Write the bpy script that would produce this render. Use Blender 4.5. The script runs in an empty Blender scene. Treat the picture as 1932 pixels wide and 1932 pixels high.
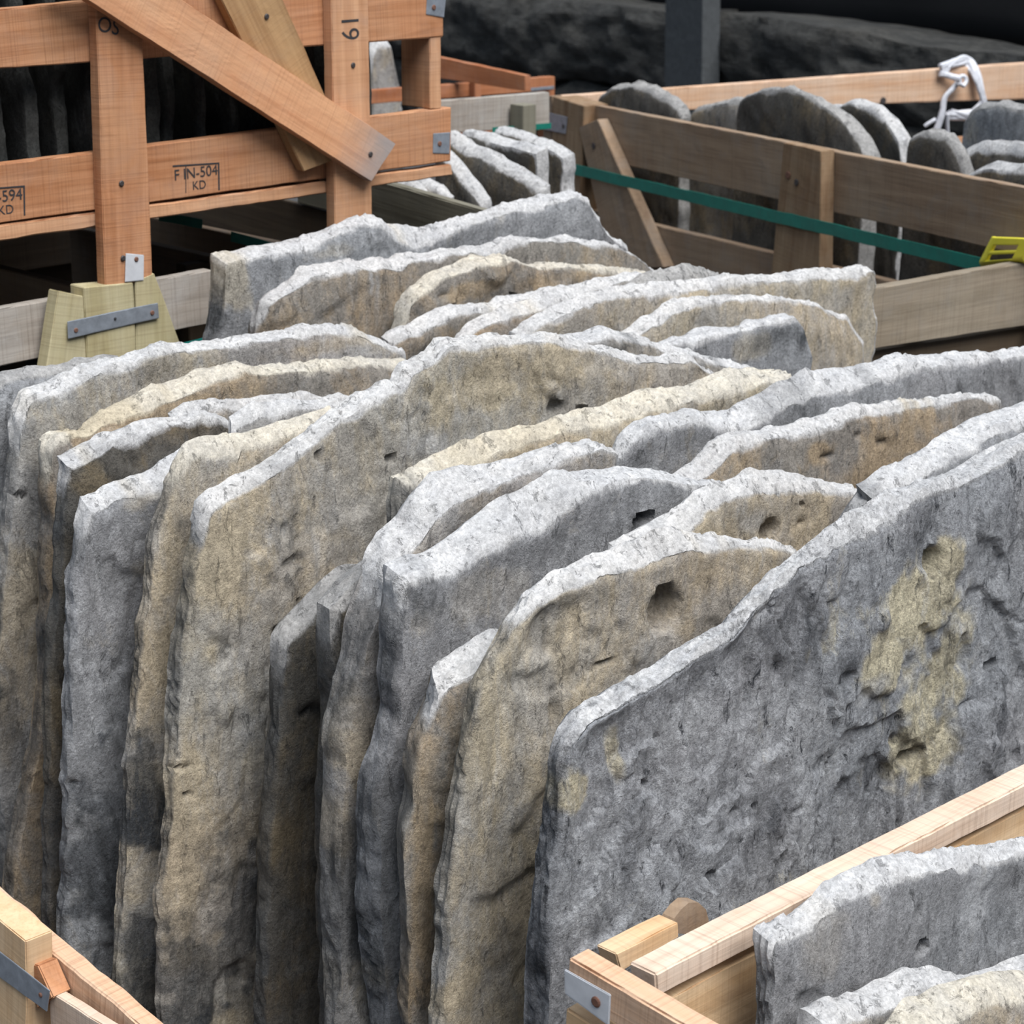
import bpy, bmesh, math, random
import numpy as np
from mathutils import Vector, Matrix

C = bpy.context.scene.collection
SC = bpy.context.scene
# ------------------------------------------------------------------ camera, sky, sun, exposure
H = 2.1; F = 4000.0; PITCH = math.radians(17.7)
cd = bpy.data.cameras.new('camera'); cam = bpy.data.objects.new('camera', cd); C.objects.link(cam)
cam.location = (0, 0, H); cam.rotation_euler = (math.pi/2 - PITCH, 0, 0)
cd.sensor_width = 36; cd.sensor_fit = 'HORIZONTAL'; cd.lens = F/1932*36
cd.clip_start = 0.05; cd.clip_end = 200
cd.dof.use_dof = True; cd.dof.focus_distance = 3.1; cd.dof.aperture_fstop = 11
SC.camera = cam
w = bpy.data.worlds.new('overcast_sky'); SC.world = w; w.use_nodes = True
nt = w.node_tree; bg = nt.nodes['Background']
tc = nt.nodes.new('ShaderNodeTexCoord'); sx = nt.nodes.new('ShaderNodeSeparateXYZ'); rp = nt.nodes.new('ShaderNodeValToRGB')
nt.links.new(tc.outputs['Generated'], sx.inputs[0]); nt.links.new(sx.outputs['Z'], rp.inputs[0]); nt.links.new(rp.outputs[0], bg.inputs[0])
e = rp.color_ramp.elements
e[0].position = 0.05; e[0].color = (.035, .04, .05, 1)
e[1].position = 1.0; e[1].color = (.80, .90, 1.0, 1)
k = e.new(.28); k.color = (.11, .14, .19, 1)
k = e.new(.62); k.color = (.56, .66, .80, 1)
bg.inputs[1].default_value = .85
sd = bpy.data.lights.new('sun', 'SUN'); sun = bpy.data.objects.new('sun', sd); C.objects.link(sun)
sd.energy = 4.3; sd.angle = math.radians(42); sd.color = (1.0, .968, .93)
L = Vector((.31, -.41, .86)).normalized()
sun.rotation_euler = L.to_track_quat('Z', 'Y').to_euler(); sun.location = (2, -3, 8)
SC.view_settings.view_transform = 'Standard'; SC.view_settings.look = 'None'
SC.view_settings.gamma = 1; SC.view_settings.use_curve_mapping = False
SC.view_settings.exposure = 0.28

# ------------------------------------------------------------------ helpers
cs, sn = math.cos(PITCH), math.sin(PITCH)
def ray(px, py):
    u = (px-966)/F; v = -(py-966)/F
    return np.array([u, cs + v*sn, -sn + v*cs])
CAMP = np.array([0, 0, H])
class Plane:
    """vertical plane: horizontal normal n (towards the viewer side), offset k = n.p"""
    def __init__(s, n, k): s.n = np.array([n[0], n[1], 0.]); s.n /= np.linalg.norm(s.n); s.k = k; s.d = np.array([-s.n[1], s.n[0], 0.])
    def at(s, px, py, off=0.):
        r = ray(px, py); t = (s.k + off - s.n @ CAMP)/(s.n @ r); return CAMP + r*t
    def az(s, p): return float(s.d @ p), float(p[2])
    def pt(s, a, z, off=0.): return s.n*(s.k+off) + s.d*a + np.array([0, 0, z])
    def shift(s, off): return Plane(s.n[:2], s.k+off)
R2 = math.sqrt(.5)
def PA(s): return Plane((R2, -R2), s)          # faces near-right; runs away to the right
def PB(a): return Plane((-R2, -R2), -a)        # faces near-left; runs away to the left

def _h(ix, iy, iz, seed):
    h = (ix.astype(np.int64)*374761393 + iy.astype(np.int64)*668265263 + iz.astype(np.int64)*2147483647 + seed*1274126177) & 0xffffffff
    h = ((h ^ (h >> 13))*1274126177) & 0xffffffff
    return ((h ^ (h >> 16)) & 0xffff)/32767.5 - 1.0
def noise(p, seed=0):
    i = np.floor(p); f = p - i; f = f*f*f*(f*(f*6-15)+10); i = i.astype(np.int64)
    r = 0
    for dx in (0, 1):
        wx = f[:, 0] if dx else 1-f[:, 0]
        for dy in (0, 1):
            wy = f[:, 1] if dy else 1-f[:, 1]
            for dz in (0, 1):
                wz = f[:, 2] if dz else 1-f[:, 2]
                r = r + wx*wy*wz*_h(i[:, 0]+dx, i[:, 1]+dy, i[:, 2]+dz, seed)
    return r
def fbm(p, sc, seed=0, o=4, g=.5):
    p = np.asarray(p)*np.asarray(sc); r = 0; a = 1; t = 0
    for k in range(o): r = r + a*noise(p*2.0**k + 13.7*k, seed+k); t += a; a *= g
    return r/t*1.6
def sstep(x, a, b):
    t = np.clip((x-a)/(b-a), 0, 1); return t*t*(3-2*t)

def prop(o, label=None, cat=None, group=None, kind=None):
    if label: o['label'] = label
    if cat: o['category'] = cat
    if group: o['group'] = group
    if kind: o['kind'] = kind
    return o
def empty(name, loc, label, cat, group=None):
    o = bpy.data.objects.new(name, None); C.objects.link(o); o.location = loc; o.empty_display_size = .1
    return prop(o, label, cat, group)
def link_mesh(name, V, faces, mats, M=None, parent=None, midx=None, smooth=False, sharp=None):
    """V in world space; M = world matrix of the object"""
    M = M or Matrix.Identity(4)
    Mi = np.array(M.inverted()); V = np.asarray(V)
    V = V @ Mi[:3, :3].T + Mi[:3, 3]
    me = bpy.data.meshes.new(name); me.from_pydata(V.tolist(), [], faces)
    for m in mats: me.materials.append(m)
    if midx is not None: me.polygons.foreach_set('material_index', np.asarray(midx, dtype=np.int32))
    me.polygons.foreach_set('use_smooth', [smooth]*len(me.polygons))
    if smooth and sharp: me.set_sharp_from_angle(angle=math.radians(sharp))
    me.update()
    o = bpy.data.objects.new(name, me); C.objects.link(o)
    if parent is not None:
        o.parent = parent; o.matrix_basis = pworld(parent).inverted() @ M
    else: o.matrix_basis = M
    return o
def pworld(o):
    m = o.matrix_basis.copy(); q = o.parent
    while q is not None: m = q.matrix_basis @ m; q = q.parent
    return m

# ------------------------------------------------------------------ materials
def new_mat(name):
    m = bpy.data.materials.new(name); m.use_nodes = True
    return m, m.node_tree, m.node_tree.nodes['Principled BSDF']
class NT:
    def __init__(s, t): s.t = t
    def n(s, k, **kw):
        o = s.t.nodes.new('ShaderNode'+k)
        for a, b in kw.items(): setattr(o, a, b)
        return o
    def l(s, a, b): s.t.links.new(a, b)
    def noise(s, vec, sc, det=4, rough=.55, dist=0):
        o = s.n('TexNoise'); s.l(vec, o.inputs['Vector']); o.inputs['Scale'].default_value = sc
        o.inputs['Detail'].default_value = det; o.inputs['Roughness'].default_value = rough; o.inputs['Distortion'].default_value = dist
        return o.outputs['Fac']
    def ramp(s, f, a, b, ca=(0, 0, 0, 1), cb=(1, 1, 1, 1)):
        o = s.n('ValToRGB'); s.l(f, o.inputs[0]); e = o.color_ramp.elements
        e[0].position = a; e[0].color = ca; e[1].position = b; e[1].color = cb
        return o.outputs[0]
    def mix(s, f, a, b, mode='MIX'):
        o = s.n('Mix', data_type='RGBA', blend_type=mode)
        if isinstance(f, (int, float)): o.inputs[0].default_value = f
        else: s.l(f, o.inputs[0])
        for i, v in ((6, a), (7, b)):
            if isinstance(v, tuple): o.inputs[i].default_value = (*v[:3], 1)
            else: s.l(v, o.inputs[i])
        return o.outputs[2]
    def math(s, op, a, b=0, clamp=False):
        o = s.n('Math', operation=op); o.use_clamp = clamp
        for i, v in ((0, a), (1, b)):
            if isinstance(v, (int, float)): o.inputs[i].default_value = v
            else: s.l(v, o.inputs[i])
        return o.outputs[0]
    def mapping(s, vec, scale, loc=None):
        o = s.n('Mapping'); s.l(vec, o.inputs[0]); o.inputs['Scale'].default_value = scale
        if loc is not None: s.l(loc, o.inputs['Location'])
        return o.outputs[0]
    def bump(s, h, strength, dist, nrm=None):
        o = s.n('Bump'); s.l(h, o.inputs['Height']); o.inputs['Strength'].default_value = strength; o.inputs['Distance'].default_value = dist
        if nrm: s.l(nrm, o.inputs['Normal'])
        return o.outputs[0]

EDGE = {'pale': ((.55, .55, .555), (.40, .405, .42)), 'tan': ((.56, .52, .44), (.45, .43, .39)), 'dull': ((.36, .355, .35), (.22, .22, .22)), 'black': ((.06, .062, .06), (.025, .027, .026))}
def stone_mat(name, c1, c2, ed, tan=.5, dark=(.085, .09, .095), mottle=.5, streak=.4, grain=1.0, lime=.5):
    m, t, b = new_mat(name); N = NT(t)
    tc = N.n('TexCoord').outputs['Object']; oi = N.n('ObjectInfo')
    rnd = N.math('MULTIPLY', oi.outputs['Random'], 37.0)
    cx = N.n('CombineXYZ')
    for i in range(3): N.l(rnd, cx.inputs[i])
    v = N.mapping(tc, (1, 1, 1), cx.outputs[0]); vs = N.mapping(tc, (1.0, 1.0, .4), cx.outputs[0])
    big = N.noise(v, 3.2, 6, .65, .6); med = N.noise(vs, 13, 8, .75, .6); spk = N.noise(v, 120, 3, .7); fine = N.noise(v, 330, 2, .6)
    at = N.n('VertexColor', layer_name='stain_and_shade'); sp = N.n('SeparateColor'); N.l(at.outputs[0], sp.inputs[0])  # layer of tan and lime stains; dark channel also carries painted shade
    f = N.ramp(N.math('ADD', N.math('MULTIPLY', big, .55), N.math('MULTIPLY', med, .45)), .63-tan*.3, .74-tan*.3)
    f = N.math('ADD', f, N.math('MULTIPLY', N.math('MULTIPLY', sp.outputs[0], 2.4), N.math('ADD', med, .1)), True)
    col = N.mix(f, c1, c2)
    col = N.mix(N.ramp(N.noise(v, 1.9, 3, .5), .35, .7), col, N.mix(1.0, col, (1.0, .94, .91), 'MULTIPLY'))
    dk = N.math('MULTIPLY', N.ramp(N.noise(vs, 8, 9, .75, 1.0), .50, .68), mottle)
    dk = N.math('ADD', dk, N.math('MULTIPLY', sp.outputs[1], N.ramp(med, .32, .60)), True)
    col = N.mix(dk, col, dark)
    lm = N.math('MULTIPLY', N.ramp(N.noise(vs, 10, 9, .78, .8), .53, .70), lime)
    lm = N.math('ADD', lm, N.math('MULTIPLY', sp.outputs[2], N.ramp(med, .30, .62)), True)
    col = N.mix(lm, col, (.50, .515, .54))
    # broken rim colour
    rim = N.mix(N.ramp(N.noise(v, 16, 7, .7, .5), .38, .66), ed[0], ed[1])
    rim = N.mix(N.math('MULTIPLY', sp.outputs[0], .8), rim, (.43, .37, .26))
    rim = N.mix(N.math('MULTIPLY', sp.outputs[1], .75), rim, dark)
    rim = N.mix(.12, rim, col)
    rf = N.ramp(N.math('ADD', at.outputs[1], N.math('MULTIPLY', N.math('SUBTRACT', med, .5), .9)), .40, .62)
    endf = N.ramp(N.math('ADD', sp.outputs[1], N.math('MULTIPLY', N.math('SUBTRACT', med, .5), .5)), .68, .86)
    col = N.mix(N.math('MULTIPLY', endf, .62), col, N.mix(1.0, col, (.42, .44, .48), 'MULTIPLY'))
    col = N.mix(rf, col, rim)
    pits = N.ramp(N.noise(vs, 42, 6, .8, .5), .58, .67)
    col = N.mix(N.math('MULTIPLY', N.math('MULTIPLY', pits, streak), N.math('SUBTRACT', 1.0, N.math('MULTIPLY', rf, .7))), col, dark)
    g1 = N.math('ADD', N.math('MULTIPLY', N.ramp(spk, .36, .64), .20+.18*grain), N.math('MULTIPLY', N.ramp(fine, .36, .64), .18)); g1 = N.math('ADD', g1, .79-.09*grain)
    cg = N.n('CombineXYZ')
    for i in range(3): N.l(g1, cg.inputs[i])
    col = N.mix(1.0, col, cg.outputs[0], 'MULTIPLY')
    N.l(col, b.inputs['Base Color']); b.inputs['Roughness'].default_value = .9; b.inputs['Specular IOR Level'].default_value = .2
    h1 = N.math('MULTIPLY', N.noise(vs, 32, 8, .75, .5), N.math('SUBTRACT', 1.0, N.math('MULTIPLY', rf, .6))); h2 = N.math('MULTIPLY', N.noise(v, 170, 4, .75), N.math('SUBTRACT', 1.0, N.math('MULTIPLY', rf, .5)))
    n1 = N.bump(h1, 1.0, .011*grain); n2 = N.bump(h2, .9, .0034*grain, n1); n3 = N.bump(pits, .8, -.004, n2)
    N.l(n3, b.inputs['Normal'])
    return m
STP = {
 'grey': ('grey_sandstone', (.36, .36, .355), (.44, .395, .315), dict(tan=.5, mottle=.35, streak=.4, lime=.4)),
 'tan': ('buff_sandstone', (.41, .395, .36), (.50, .44, .33), dict(tan=.62, mottle=.3, streak=.45, lime=.45)),
 'brown': ('brown_sandstone', (.29, .275, .25), (.39, .315, .22), dict(tan=.5, mottle=.35, streak=.4, lime=.25)),
 'blue': ('blue_grey_stone', (.30, .315, .335), (.41, .385, .33), dict(tan=.25, mottle=.45, streak=.4, lime=.5)),
 'char': ('dark_weathered_stone', (.37, .39, .42), (.64, .59, .44), dict(tan=.2, dark=(.05, .055, .065), mottle=.72, streak=1.0, grain=1.7, lime=1.0)),
 'dull': ('dull_dark_stone', (.105, .10, .09), (.17, .14, .095), dict(tan=.45, mottle=.5, streak=.4, lime=.12)),
 'black': ('shade_black_slate', (.028, .030, .030), (.05, .047, .035), dict(tan=.4, dark=(.012, .012, .012), mottle=.5, streak=.4, lime=.10)),  # near-black so the crate insides read as shaded
}
_sc = {}
def stone(mat, edge):
    k = (mat, edge)
    if k not in _sc:
        n_, a_, b_, kw = STP[mat]; _sc[k] = stone_mat(n_ + '_' + edge + '_rim', a_, b_, EDGE[edge], **kw)
    return _sc[k]
def wood_mat(name, c1, c2, c3, grey=.3, saw=.4, gcol=(.30, .29, .28), endg=None):
    m, t, b = new_mat(name); N = NT(t)
    tc = N.n('TexCoord').outputs['Object']; oi = N.n('ObjectInfo')
    rnd = N.math('MULTIPLY', oi.outputs['Random'], 51.0); cx = N.n('CombineXYZ')
    for i in range(3): N.l(rnd, cx.inputs[i])
    v = N.mapping(tc, (1, 1, 1), cx.outputs[0])
    g = N.mapping(tc, (1.2, 22, 22), cx.outputs[0]); gf = N.mapping(tc, (4, 130, 130), cx.outputs[0]); sw = N.mapping(tc, (210, 3, 3), cx.outputs[0])
    a = N.noise(g, 1.0, 5, .6, 1.0); f = N.noise(gf, 1.0, 3, .6, .2); s = N.noise(sw, 1.0, 3, .6, .1); big = N.noise(v, 4, 4, .6)
    col = N.mix(N.ramp(a, .35, .65), c1, c2)
    col = N.mix(N.math('MULTIPLY', N.ramp(big, .45, .75), .6), col, c3)
    col = N.mix(N.math('MULTIPLY', N.ramp(f, .48, .7), .35), col, N.mix(.6, col, (.35, .28, .25), 'MULTIPLY'))
    col = N.mix(N.math('MULTIPLY', N.ramp(s, .50, .68), min(1, saw*1.1)), col, N.mix(.7, col, (.45, .38, .35), 'MULTIPLY'))
    col = N.mix(N.math('MULTIPLY', N.ramp(N.noise(v, 9, 6, .7, .5), .48, .72), grey), col, gcol)
    if endg:
        sx = N.n('SeparateXYZ'); N.l(tc, sx.inputs[0]); w_ = N.math('ADD', sx.outputs[0], N.math('MULTIPLY', N.noise(v, 12, 4, .6), .12))
        col = N.mix(N.math('MULTIPLY', N.ramp(w_, endg[0], endg[1]), .85), col, (.27, .265, .27))
    N.l(col, b.inputs['Base Color']); b.inputs['Roughness'].default_value = .82; b.inputs['Specular IOR Level'].default_value = .2
    n1 = N.bump(a, .4, .002); n2 = N.bump(f, .5, .0012, n1); n3 = N.bump(s, .5*saw+.1, .0014, n2); N.l(n3, b.inputs['Normal'])
    return m
WD = {
 'orange': wood_mat('orange_sawn_wood', (.51, .255, .135), (.36, .155, .07), (.52, .31, .18), .18, .55, (.33, .27, .24)),
 'orange2': wood_mat('light_orange_wood', (.60, .345, .20), (.46, .24, .13), (.55, .34, .22), .2, .3, (.36, .31, .29)),
 'ochre': wood_mat('ochre_wood', (.42, .26, .13), (.30, .17, .08), (.40, .27, .15), .2, .3, (.30, .26, .2)),
 'brown': wood_mat('weathered_brown_wood', (.30, .215, .145), (.22, .15, .10), (.33, .26, .19), .4, .3, (.24, .22, .20)),
 'grey': wood_mat('silvery_grey_wood', (.38, .34, .30), (.28, .25, .22), (.42, .40, .37), .5, .5, (.40, .39, .38)),
 'green': wood_mat('greenish_pine', (.46, .41, .26), (.36, .31, .17), (.52, .47, .33), .2, .35, (.36, .38, .25)),
 'pine': wood_mat('fresh_pine', (.66, .47, .29), (.54, .35, .19), (.70, .55, .38), .12, .25, (.45, .40, .36)),
 'palepine': wood_mat('bleached_pine', (.66, .52, .41), (.55, .40, .30), (.72, .62, .53), .25, .45, (.60, .54, .50)),
 'peach': wood_mat('peach_sawn_wood', (.64, .45, .32), (.56, .34, .21), (.66, .51, .40), .25, .6, (.55, .48, .43)),
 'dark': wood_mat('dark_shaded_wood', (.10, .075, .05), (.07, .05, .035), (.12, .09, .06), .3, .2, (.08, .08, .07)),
 'red': wood_mat('reddish_wood', (.42, .17, .08), (.30, .11, .05), (.42, .21, .12), .25, .3, (.30, .24, .22)),
 'diag': wood_mat('pale_brace_wood', (.66, .36, .20), (.52, .25, .13), (.60, .38, .24), .12, .3, (.36, .31, .29), (.36, .50)),
 'plank': wood_mat('weathered_grey_plank', (.27, .225, .17), (.20, .165, .12), (.31, .27, .21), .3, .35, (.25, .24, .22)),
 'post2': wood_mat('brown_knotty_post', (.27, .19, .12), (.19, .115, .065), (.33, .24, .15), .25, .3, (.24, .21, .18)),
 'fencegrey': wood_mat('old_grey_board', (.20, .19, .15), (.14, .13, .10), (.24, .23, .18), .3, .2, (.2, .2, .18)),
}
def flat_mat(name, col, rough=.5, metal=0, bumpy=0, var=.25):
    m, t, b = new_mat(name); N = NT(t); tc = N.n('TexCoord').outputs['Object']
    n = N.noise(tc, 40, 4, .6)
    c = N.mix(N.ramp(n, .3, .7), tuple(x*(1-var) for x in col), tuple(min(1, x*(1+var*.5)) for x in col))
    N.l(c, b.inputs['Base Color']); b.inputs['Roughness'].default_value = rough; b.inputs['Metallic'].default_value = metal
    if bumpy: N.l(N.bump(N.noise(tc, 60, 5, .6), bumpy, .003), b.inputs['Normal'])
    return m
M_zinc = flat_mat('galvanised_steel', (.36, .40, .46), .42, .55, .15)
M_zincpale = flat_mat('bright_galvanised_steel', (.62, .64, .68), .5, .2, .1, .1)
M_rust = flat_mat('rusty_nail', (.20, .10, .07), .7, .3)
M_nail = flat_mat('dark_nail', (.10, .09, .09), .5, .6)
M_teal = flat_mat('green_plastic_strap', (.012, .17, .13), .38, 0, .1, .15)
M_teal2 = flat_mat('turquoise_strap', (.04, .50, .44), .4, 0, .1, .15)
M_yellow = flat_mat('yellow_plastic', (.80, .72, .06), .35, 0, .1, .06)
M_ink = flat_mat('black_ink', (.03, .03, .035), .8)
M_twine = flat_mat('clear_plastic_twine', (.62, .64, .70), .35, 0, .4, .2)
M_ground = flat_mat('dark_gravel', (.05, .05, .052), .95, 0, .8, .5)
M_black = flat_mat('recess_shade_black', (.006, .006, .007), .9)  # near-black, paints the shade of the opening above the wall
def wall_mat():  # albedo kept dark in place of shade from an overhanging roof
    m, t, b = new_mat('shade_dark_hewn_stone'); N = NT(t); tc = N.n('TexCoord').outputs['Object']
    v = N.mapping(tc, (.45, 1, 1.6)); a = N.noise(v, 5, 8, .7, 1.2); s = N.noise(tc, 60, 4, .7)
    col = N.mix(N.ramp(a, .35, .68), (.018, .019, .018), (.085, .083, .074))
    col = N.mix(N.math('MULTIPLY', N.ramp(N.noise(v, 2.5, 4, .6), .5, .7), .5), col, (.085, .075, .058))
    col = N.mix(N.math('MULTIPLY', s, .4), col, (.10, .105, .11))
    c2 = N.noise(v, 22, 7, .8, .6); col = N.mix(N.ramp(c2, .42, .6), N.mix(1.0, col, (.45, .45, .45), 'MULTIPLY'), col)
    N.l(col, b.inputs['Base Color']); b.inputs['Roughness'].default_value = .95
    n0 = N.bump(c2, .8, .02); n1 = N.bump(a, 1.0, .06, n0); n2 = N.bump(s, .5, .008, n1); N.l(n2, b.inputs['Normal'])
    return m
M_wall = wall_mat()
M_post = flat_mat('dark_grey_post_paint', (.055, .062, .068), .8, 0, .2, .25)

# ------------------------------------------------------------------ slab builder
def resample(P, n):
    P = np.asarray(P, float); d = np.r_[0, np.cumsum(np.linalg.norm(np.diff(P[:, :2], axis=0), axis=1))]
    t = np.linspace(0, d[-1], n); return np.stack([np.interp(t, d, P[:, i]) for i in range(P.shape[1])], 1), d[-1]
SEED = [0]
def slab_geo(name, pl, T, Lf, Rt, thick, mat, cell=.009, pits=(), blobs=(), bump=1.0, jag=.004, yb=0.0, lrise=.0, name_loc=None, terr=1.0, chunk=()):
    """T: top curve [(a,z,rise)] left to right; Lf: left curve top->bottom [(a,z)]; Rt: right curve top->bottom"""
    SEED[0] += 11; sd_ = SEED[0]; rng = random.Random(sd_)
    T = np.asarray(T, float); Lf = np.asarray(Lf, float); Rt = np.asarray(Rt, float)
    W = np.linalg.norm(np.diff(T[:, :2], axis=0), axis=1).sum(); Hh = np.linalg.norm(np.diff(Lf, axis=0), axis=1).sum()
    nu = int(max(8, min(190, W/cell))) + 1; nv = int(max(8, min(190, Hh/cell))) + 1
    Tc, _ = resample(T, nu); Lc, _ = resample(Lf, nv); Rc, _ = resample(Rt, nv)
    x = Tc[:, 0]; q = np.stack([x*0+sd_, x, x*0], 1)
    jn = fbm(q, 26, sd_, 4, .6)*jag; jn[0] = jn[-1] = 0; Tc[:, 1] += jn
    q = np.stack([Lc[:, 1]*0+sd_+5, Lc[:, 1], Lc[:, 1]*0], 1); jn = fbm(q, 22, sd_+3, 4, .6)*jag; jn[0] = 0; Lc[:, 0] += jn
    q[:, 0] += 9; jn = fbm(q, 18, sd_+3, 4, .6)*jag*1.5; jn[0] = 0; Rc[:, 0] += jn
    Bl, Br = Lc[-1], Rc[-1]
    u = np.linspace(0, 1, nu)[:, None, None]; v = np.linspace(0, 1, nv)[None, :, None]
    T2 = Tc[:, None, :2]; B2 = (Bl[None]*(1-u[:, 0]) + Br[None]*u[:, 0])[:, None, :]
    L2 = Lc[None]; Rr = Rc[None]
    G = (1-v)*T2 + v*B2 + (1-u)*L2 + u*Rr - ((1-u)*(1-v)*Lc[0] + u*(1-v)*Rc[0] + (1-u)*v*Bl + u*v*Br)
    G = G.reshape(-1, 2); n = nu*nv
    uu = np.repeat(np.linspace(0, 1, nu), nv); vv = np.tile(np.linspace(0, 1, nv), nu)
    ed = np.minimum(np.minimum(uu*W, (1-uu)*W), vv*Hh)
    P3 = np.stack([G[:, 0], G[:, 0]*0 + sd_*1.3, G[:, 1]], 1)
    base = fbm(P3, 2.2, sd_+1, 3)*.010
    d = base.copy()
    warp = fbm(P3, 3.0, sd_+8, 3)
    hh = fbm(P3, (3.5, 3.5, 2.0), sd_+2, 4)*2.2 + warp
    st = hh - np.floor(hh); d += (np.floor(hh) + sstep(st, .0, .10))*.0055*terr*bump
    d += fbm(P3, (9, 9, 5), sd_+4, 5, .6)*.0045*bump + fbm(P3, 45, sd_+5, 3, .6)*.0014*bump
    rg = 1-np.abs(fbm(P3, (7, 7, 3), sd_+6, 3)); d -= sstep(rg, .93, 1.0)*.003*bump
    d *= .25 + .75*sstep(ed, 0, .07)
    ch = (.35+.65*sstep(fbm(P3, 11, sd_+7, 3), -.2, .6))
    d -= ch*(.004+.004*sstep(uu*W - vv*Hh, -.1, .02))*np.exp(-(ed/.009)**2)*min(1, thick/.05)
    col = np.zeros((n, 4))
    wn = fbm(P3, 14, sd_+9, 4, .65)
    def dist(px, py, rx, ry):
        p = pl.at(px, py); a0, z0 = pl.az(p); sc = np.linalg.norm(p-CAMP)/F
        return np.sqrt(((G[:, 0]-a0)/(rx*sc*1.41))**2 + ((G[:, 1]-z0)/(ry*sc))**2)
    for (px, py, rx, ry, dep) in pits:
        r = dist(px, py, rx, ry) + wn*.25
        k = 1-sstep(r, .55, 1.0); d -= k*dep; col[:, 1] = np.maximum(col[:, 1], k*.5)
    for (px, py, rx, ry, c, s) in blobs:  # dark blobs low on the faces mix stone colour with painted shade
        r = dist(px, py, rx, ry) + wn*.7
        k = (1-sstep(r, .5, 1.15))*s
        if c == 3: d += k*.006; continue
        col[:, c] = np.maximum(col[:, c], k)
    dl = uu*W; dt = vv*Hh; endw = .30 + .70*sstep(dl*1.2 - dt, -.10, .02)   # darker down the left end, paler along the top rim
    col[:, 3] = .66*np.exp(-(ed/(.012*(1+.8*np.clip(wn*1.5, -.8, 1.6))))**2)*endw
    nrm = pl.n
    front = nrm*0 + pl.n[None]*(pl.k + d)[:, None] + pl.d[None]*G[:, :1] + np.array([0, 0, 1.])[None]*G[:, 1:2]
    rise = np.interp(uu, np.linspace(0, 1, nu), Tc[:, 2])*(1-vv)**3
    bd = base*.6 + fbm(P3, 5, sd_+20, 3)*.003 + .008*np.exp(-(ed/.012)**2)
    tl = thick*(1 + .25*fbm(P3, 2.0, sd_+22, 2))
    back = pl.n[None]*(pl.k - tl + bd)[:, None] + pl.d[None]*(G[:, :1] + (lrise*(1-uu)**6)[:, None]) + np.array([0, 0, 1.])[None]*(G[:, 1:2] + rise[:, None])
    idx = np.arange(n).reshape(nu, nv)
    a, b, c, dd = idx[:-1, :-1].ravel(), idx[1:, :-1].ravel(), idx[1:, 1:].ravel(), idx[:-1, 1:].ravel()
    ff = np.stack([a, dd, c, b], 1); bf = np.stack([a, b, c, dd], 1) + n
    loop = np.r_[idx[0, ::-1], idx[1:, 0], idx[-1, 1:], idx[-2:0:-1, -1]]   # left up, top, right down, bottom back
    m = len(loop); K = 6
    rings = [loop]; V = [front, back]; off = 2*n; CC = [col, col]
    fr, bk = front[loop], back[loop]
    tang = np.roll(fr, -1, 0) - np.roll(fr, 1, 0); out = np.cross(tang, nrm[None]); out /= np.maximum(np.linalg.norm(out, axis=1, keepdims=True), 1e-6)
    # make 'out' point away from the slab centre
    cen = fr.mean(0); sgn = np.sign(((fr-cen)*out).sum(1).mean()); out *= sgn
    for k in range(1, K):
        t = k/K; p = fr*(1-t) + bk*t
        q = p + np.array([sd_*.7, 0, 0])
        r = fbm(q, (16, 16, 9), sd_+31, 4, .6)*.0075 + fbm(q, 50, sd_+33, 3)*.0016 + math.sin(math.pi*t)*.003
        hh2 = fbm(q, (6, 6, 3), sd_+35, 2)*3 + t*2.2; s2 = hh2-np.floor(hh2); r += (sstep(s2, 0, .15)-s2)*.006
        p = p + out*(r*min(1, thick/.04))[:, None]
        cl = col[loop].copy(); cl[:, 3] = endw[loop]; cl[:, 1] = np.maximum(cl[:, 1], .85*(1-sstep(endw[loop], .3, .9))*.85); V.append(p); CC.append(cl); rings.append(np.arange(off, off+m)); off += m
    rings.append(loop + n)
    rf = []
    for k in range(K):
        A, B = rings[k], rings[k+1]; A1, B1 = np.roll(A, -1), np.roll(B, -1)
        rf.append(np.stack([A, A1, B1, B], 1))
    rf = np.concatenate(rf)
    V = np.concatenate(V); CC = np.concatenate(CC)
    # winding: make face normals point outwards
    def fix(fa, direction):
        f0 = fa[len(fa)//2]; nn = np.cross(V[f0[1]]-V[f0[0]], V[f0[2]]-V[f0[1]])
        return fa if nn @ direction > 0 else fa[:, ::-1]
    ff = fix(ff, nrm); bf = fix(bf, -nrm)
    s0 = nv + nu//2; f0 = rf[s0]; nn = np.cross(V[f0[1]]-V[f0[0]], V[f0[2]]-V[f0[1]])
    if nn[2] < 0: rf = rf[:, ::-1]
    faces = np.concatenate([ff, bf, rf]); mi = None
    zmin = V[:, 2].min(); mid = pl.pt((Lf[-1, 0]+Rt[-1, 0])/2, zmin)
    M = Matrix.Translation(Vector(mid)) @ Matrix((Vector(pl.d), Vector(-pl.n), Vector((0, 0, 1)))).transposed().to_4x4()
    o = link_mesh(name, V, faces.tolist(), [mat], M, None, mi, True, 42)
    ca = o.data.color_attributes.new('stain_and_shade', 'FLOAT_COLOR', 'POINT'); ca.data.foreach_set('color', CC.astype(np.float32).ravel())  # stains and painted shade together, rim weight in alpha
    return o

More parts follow.
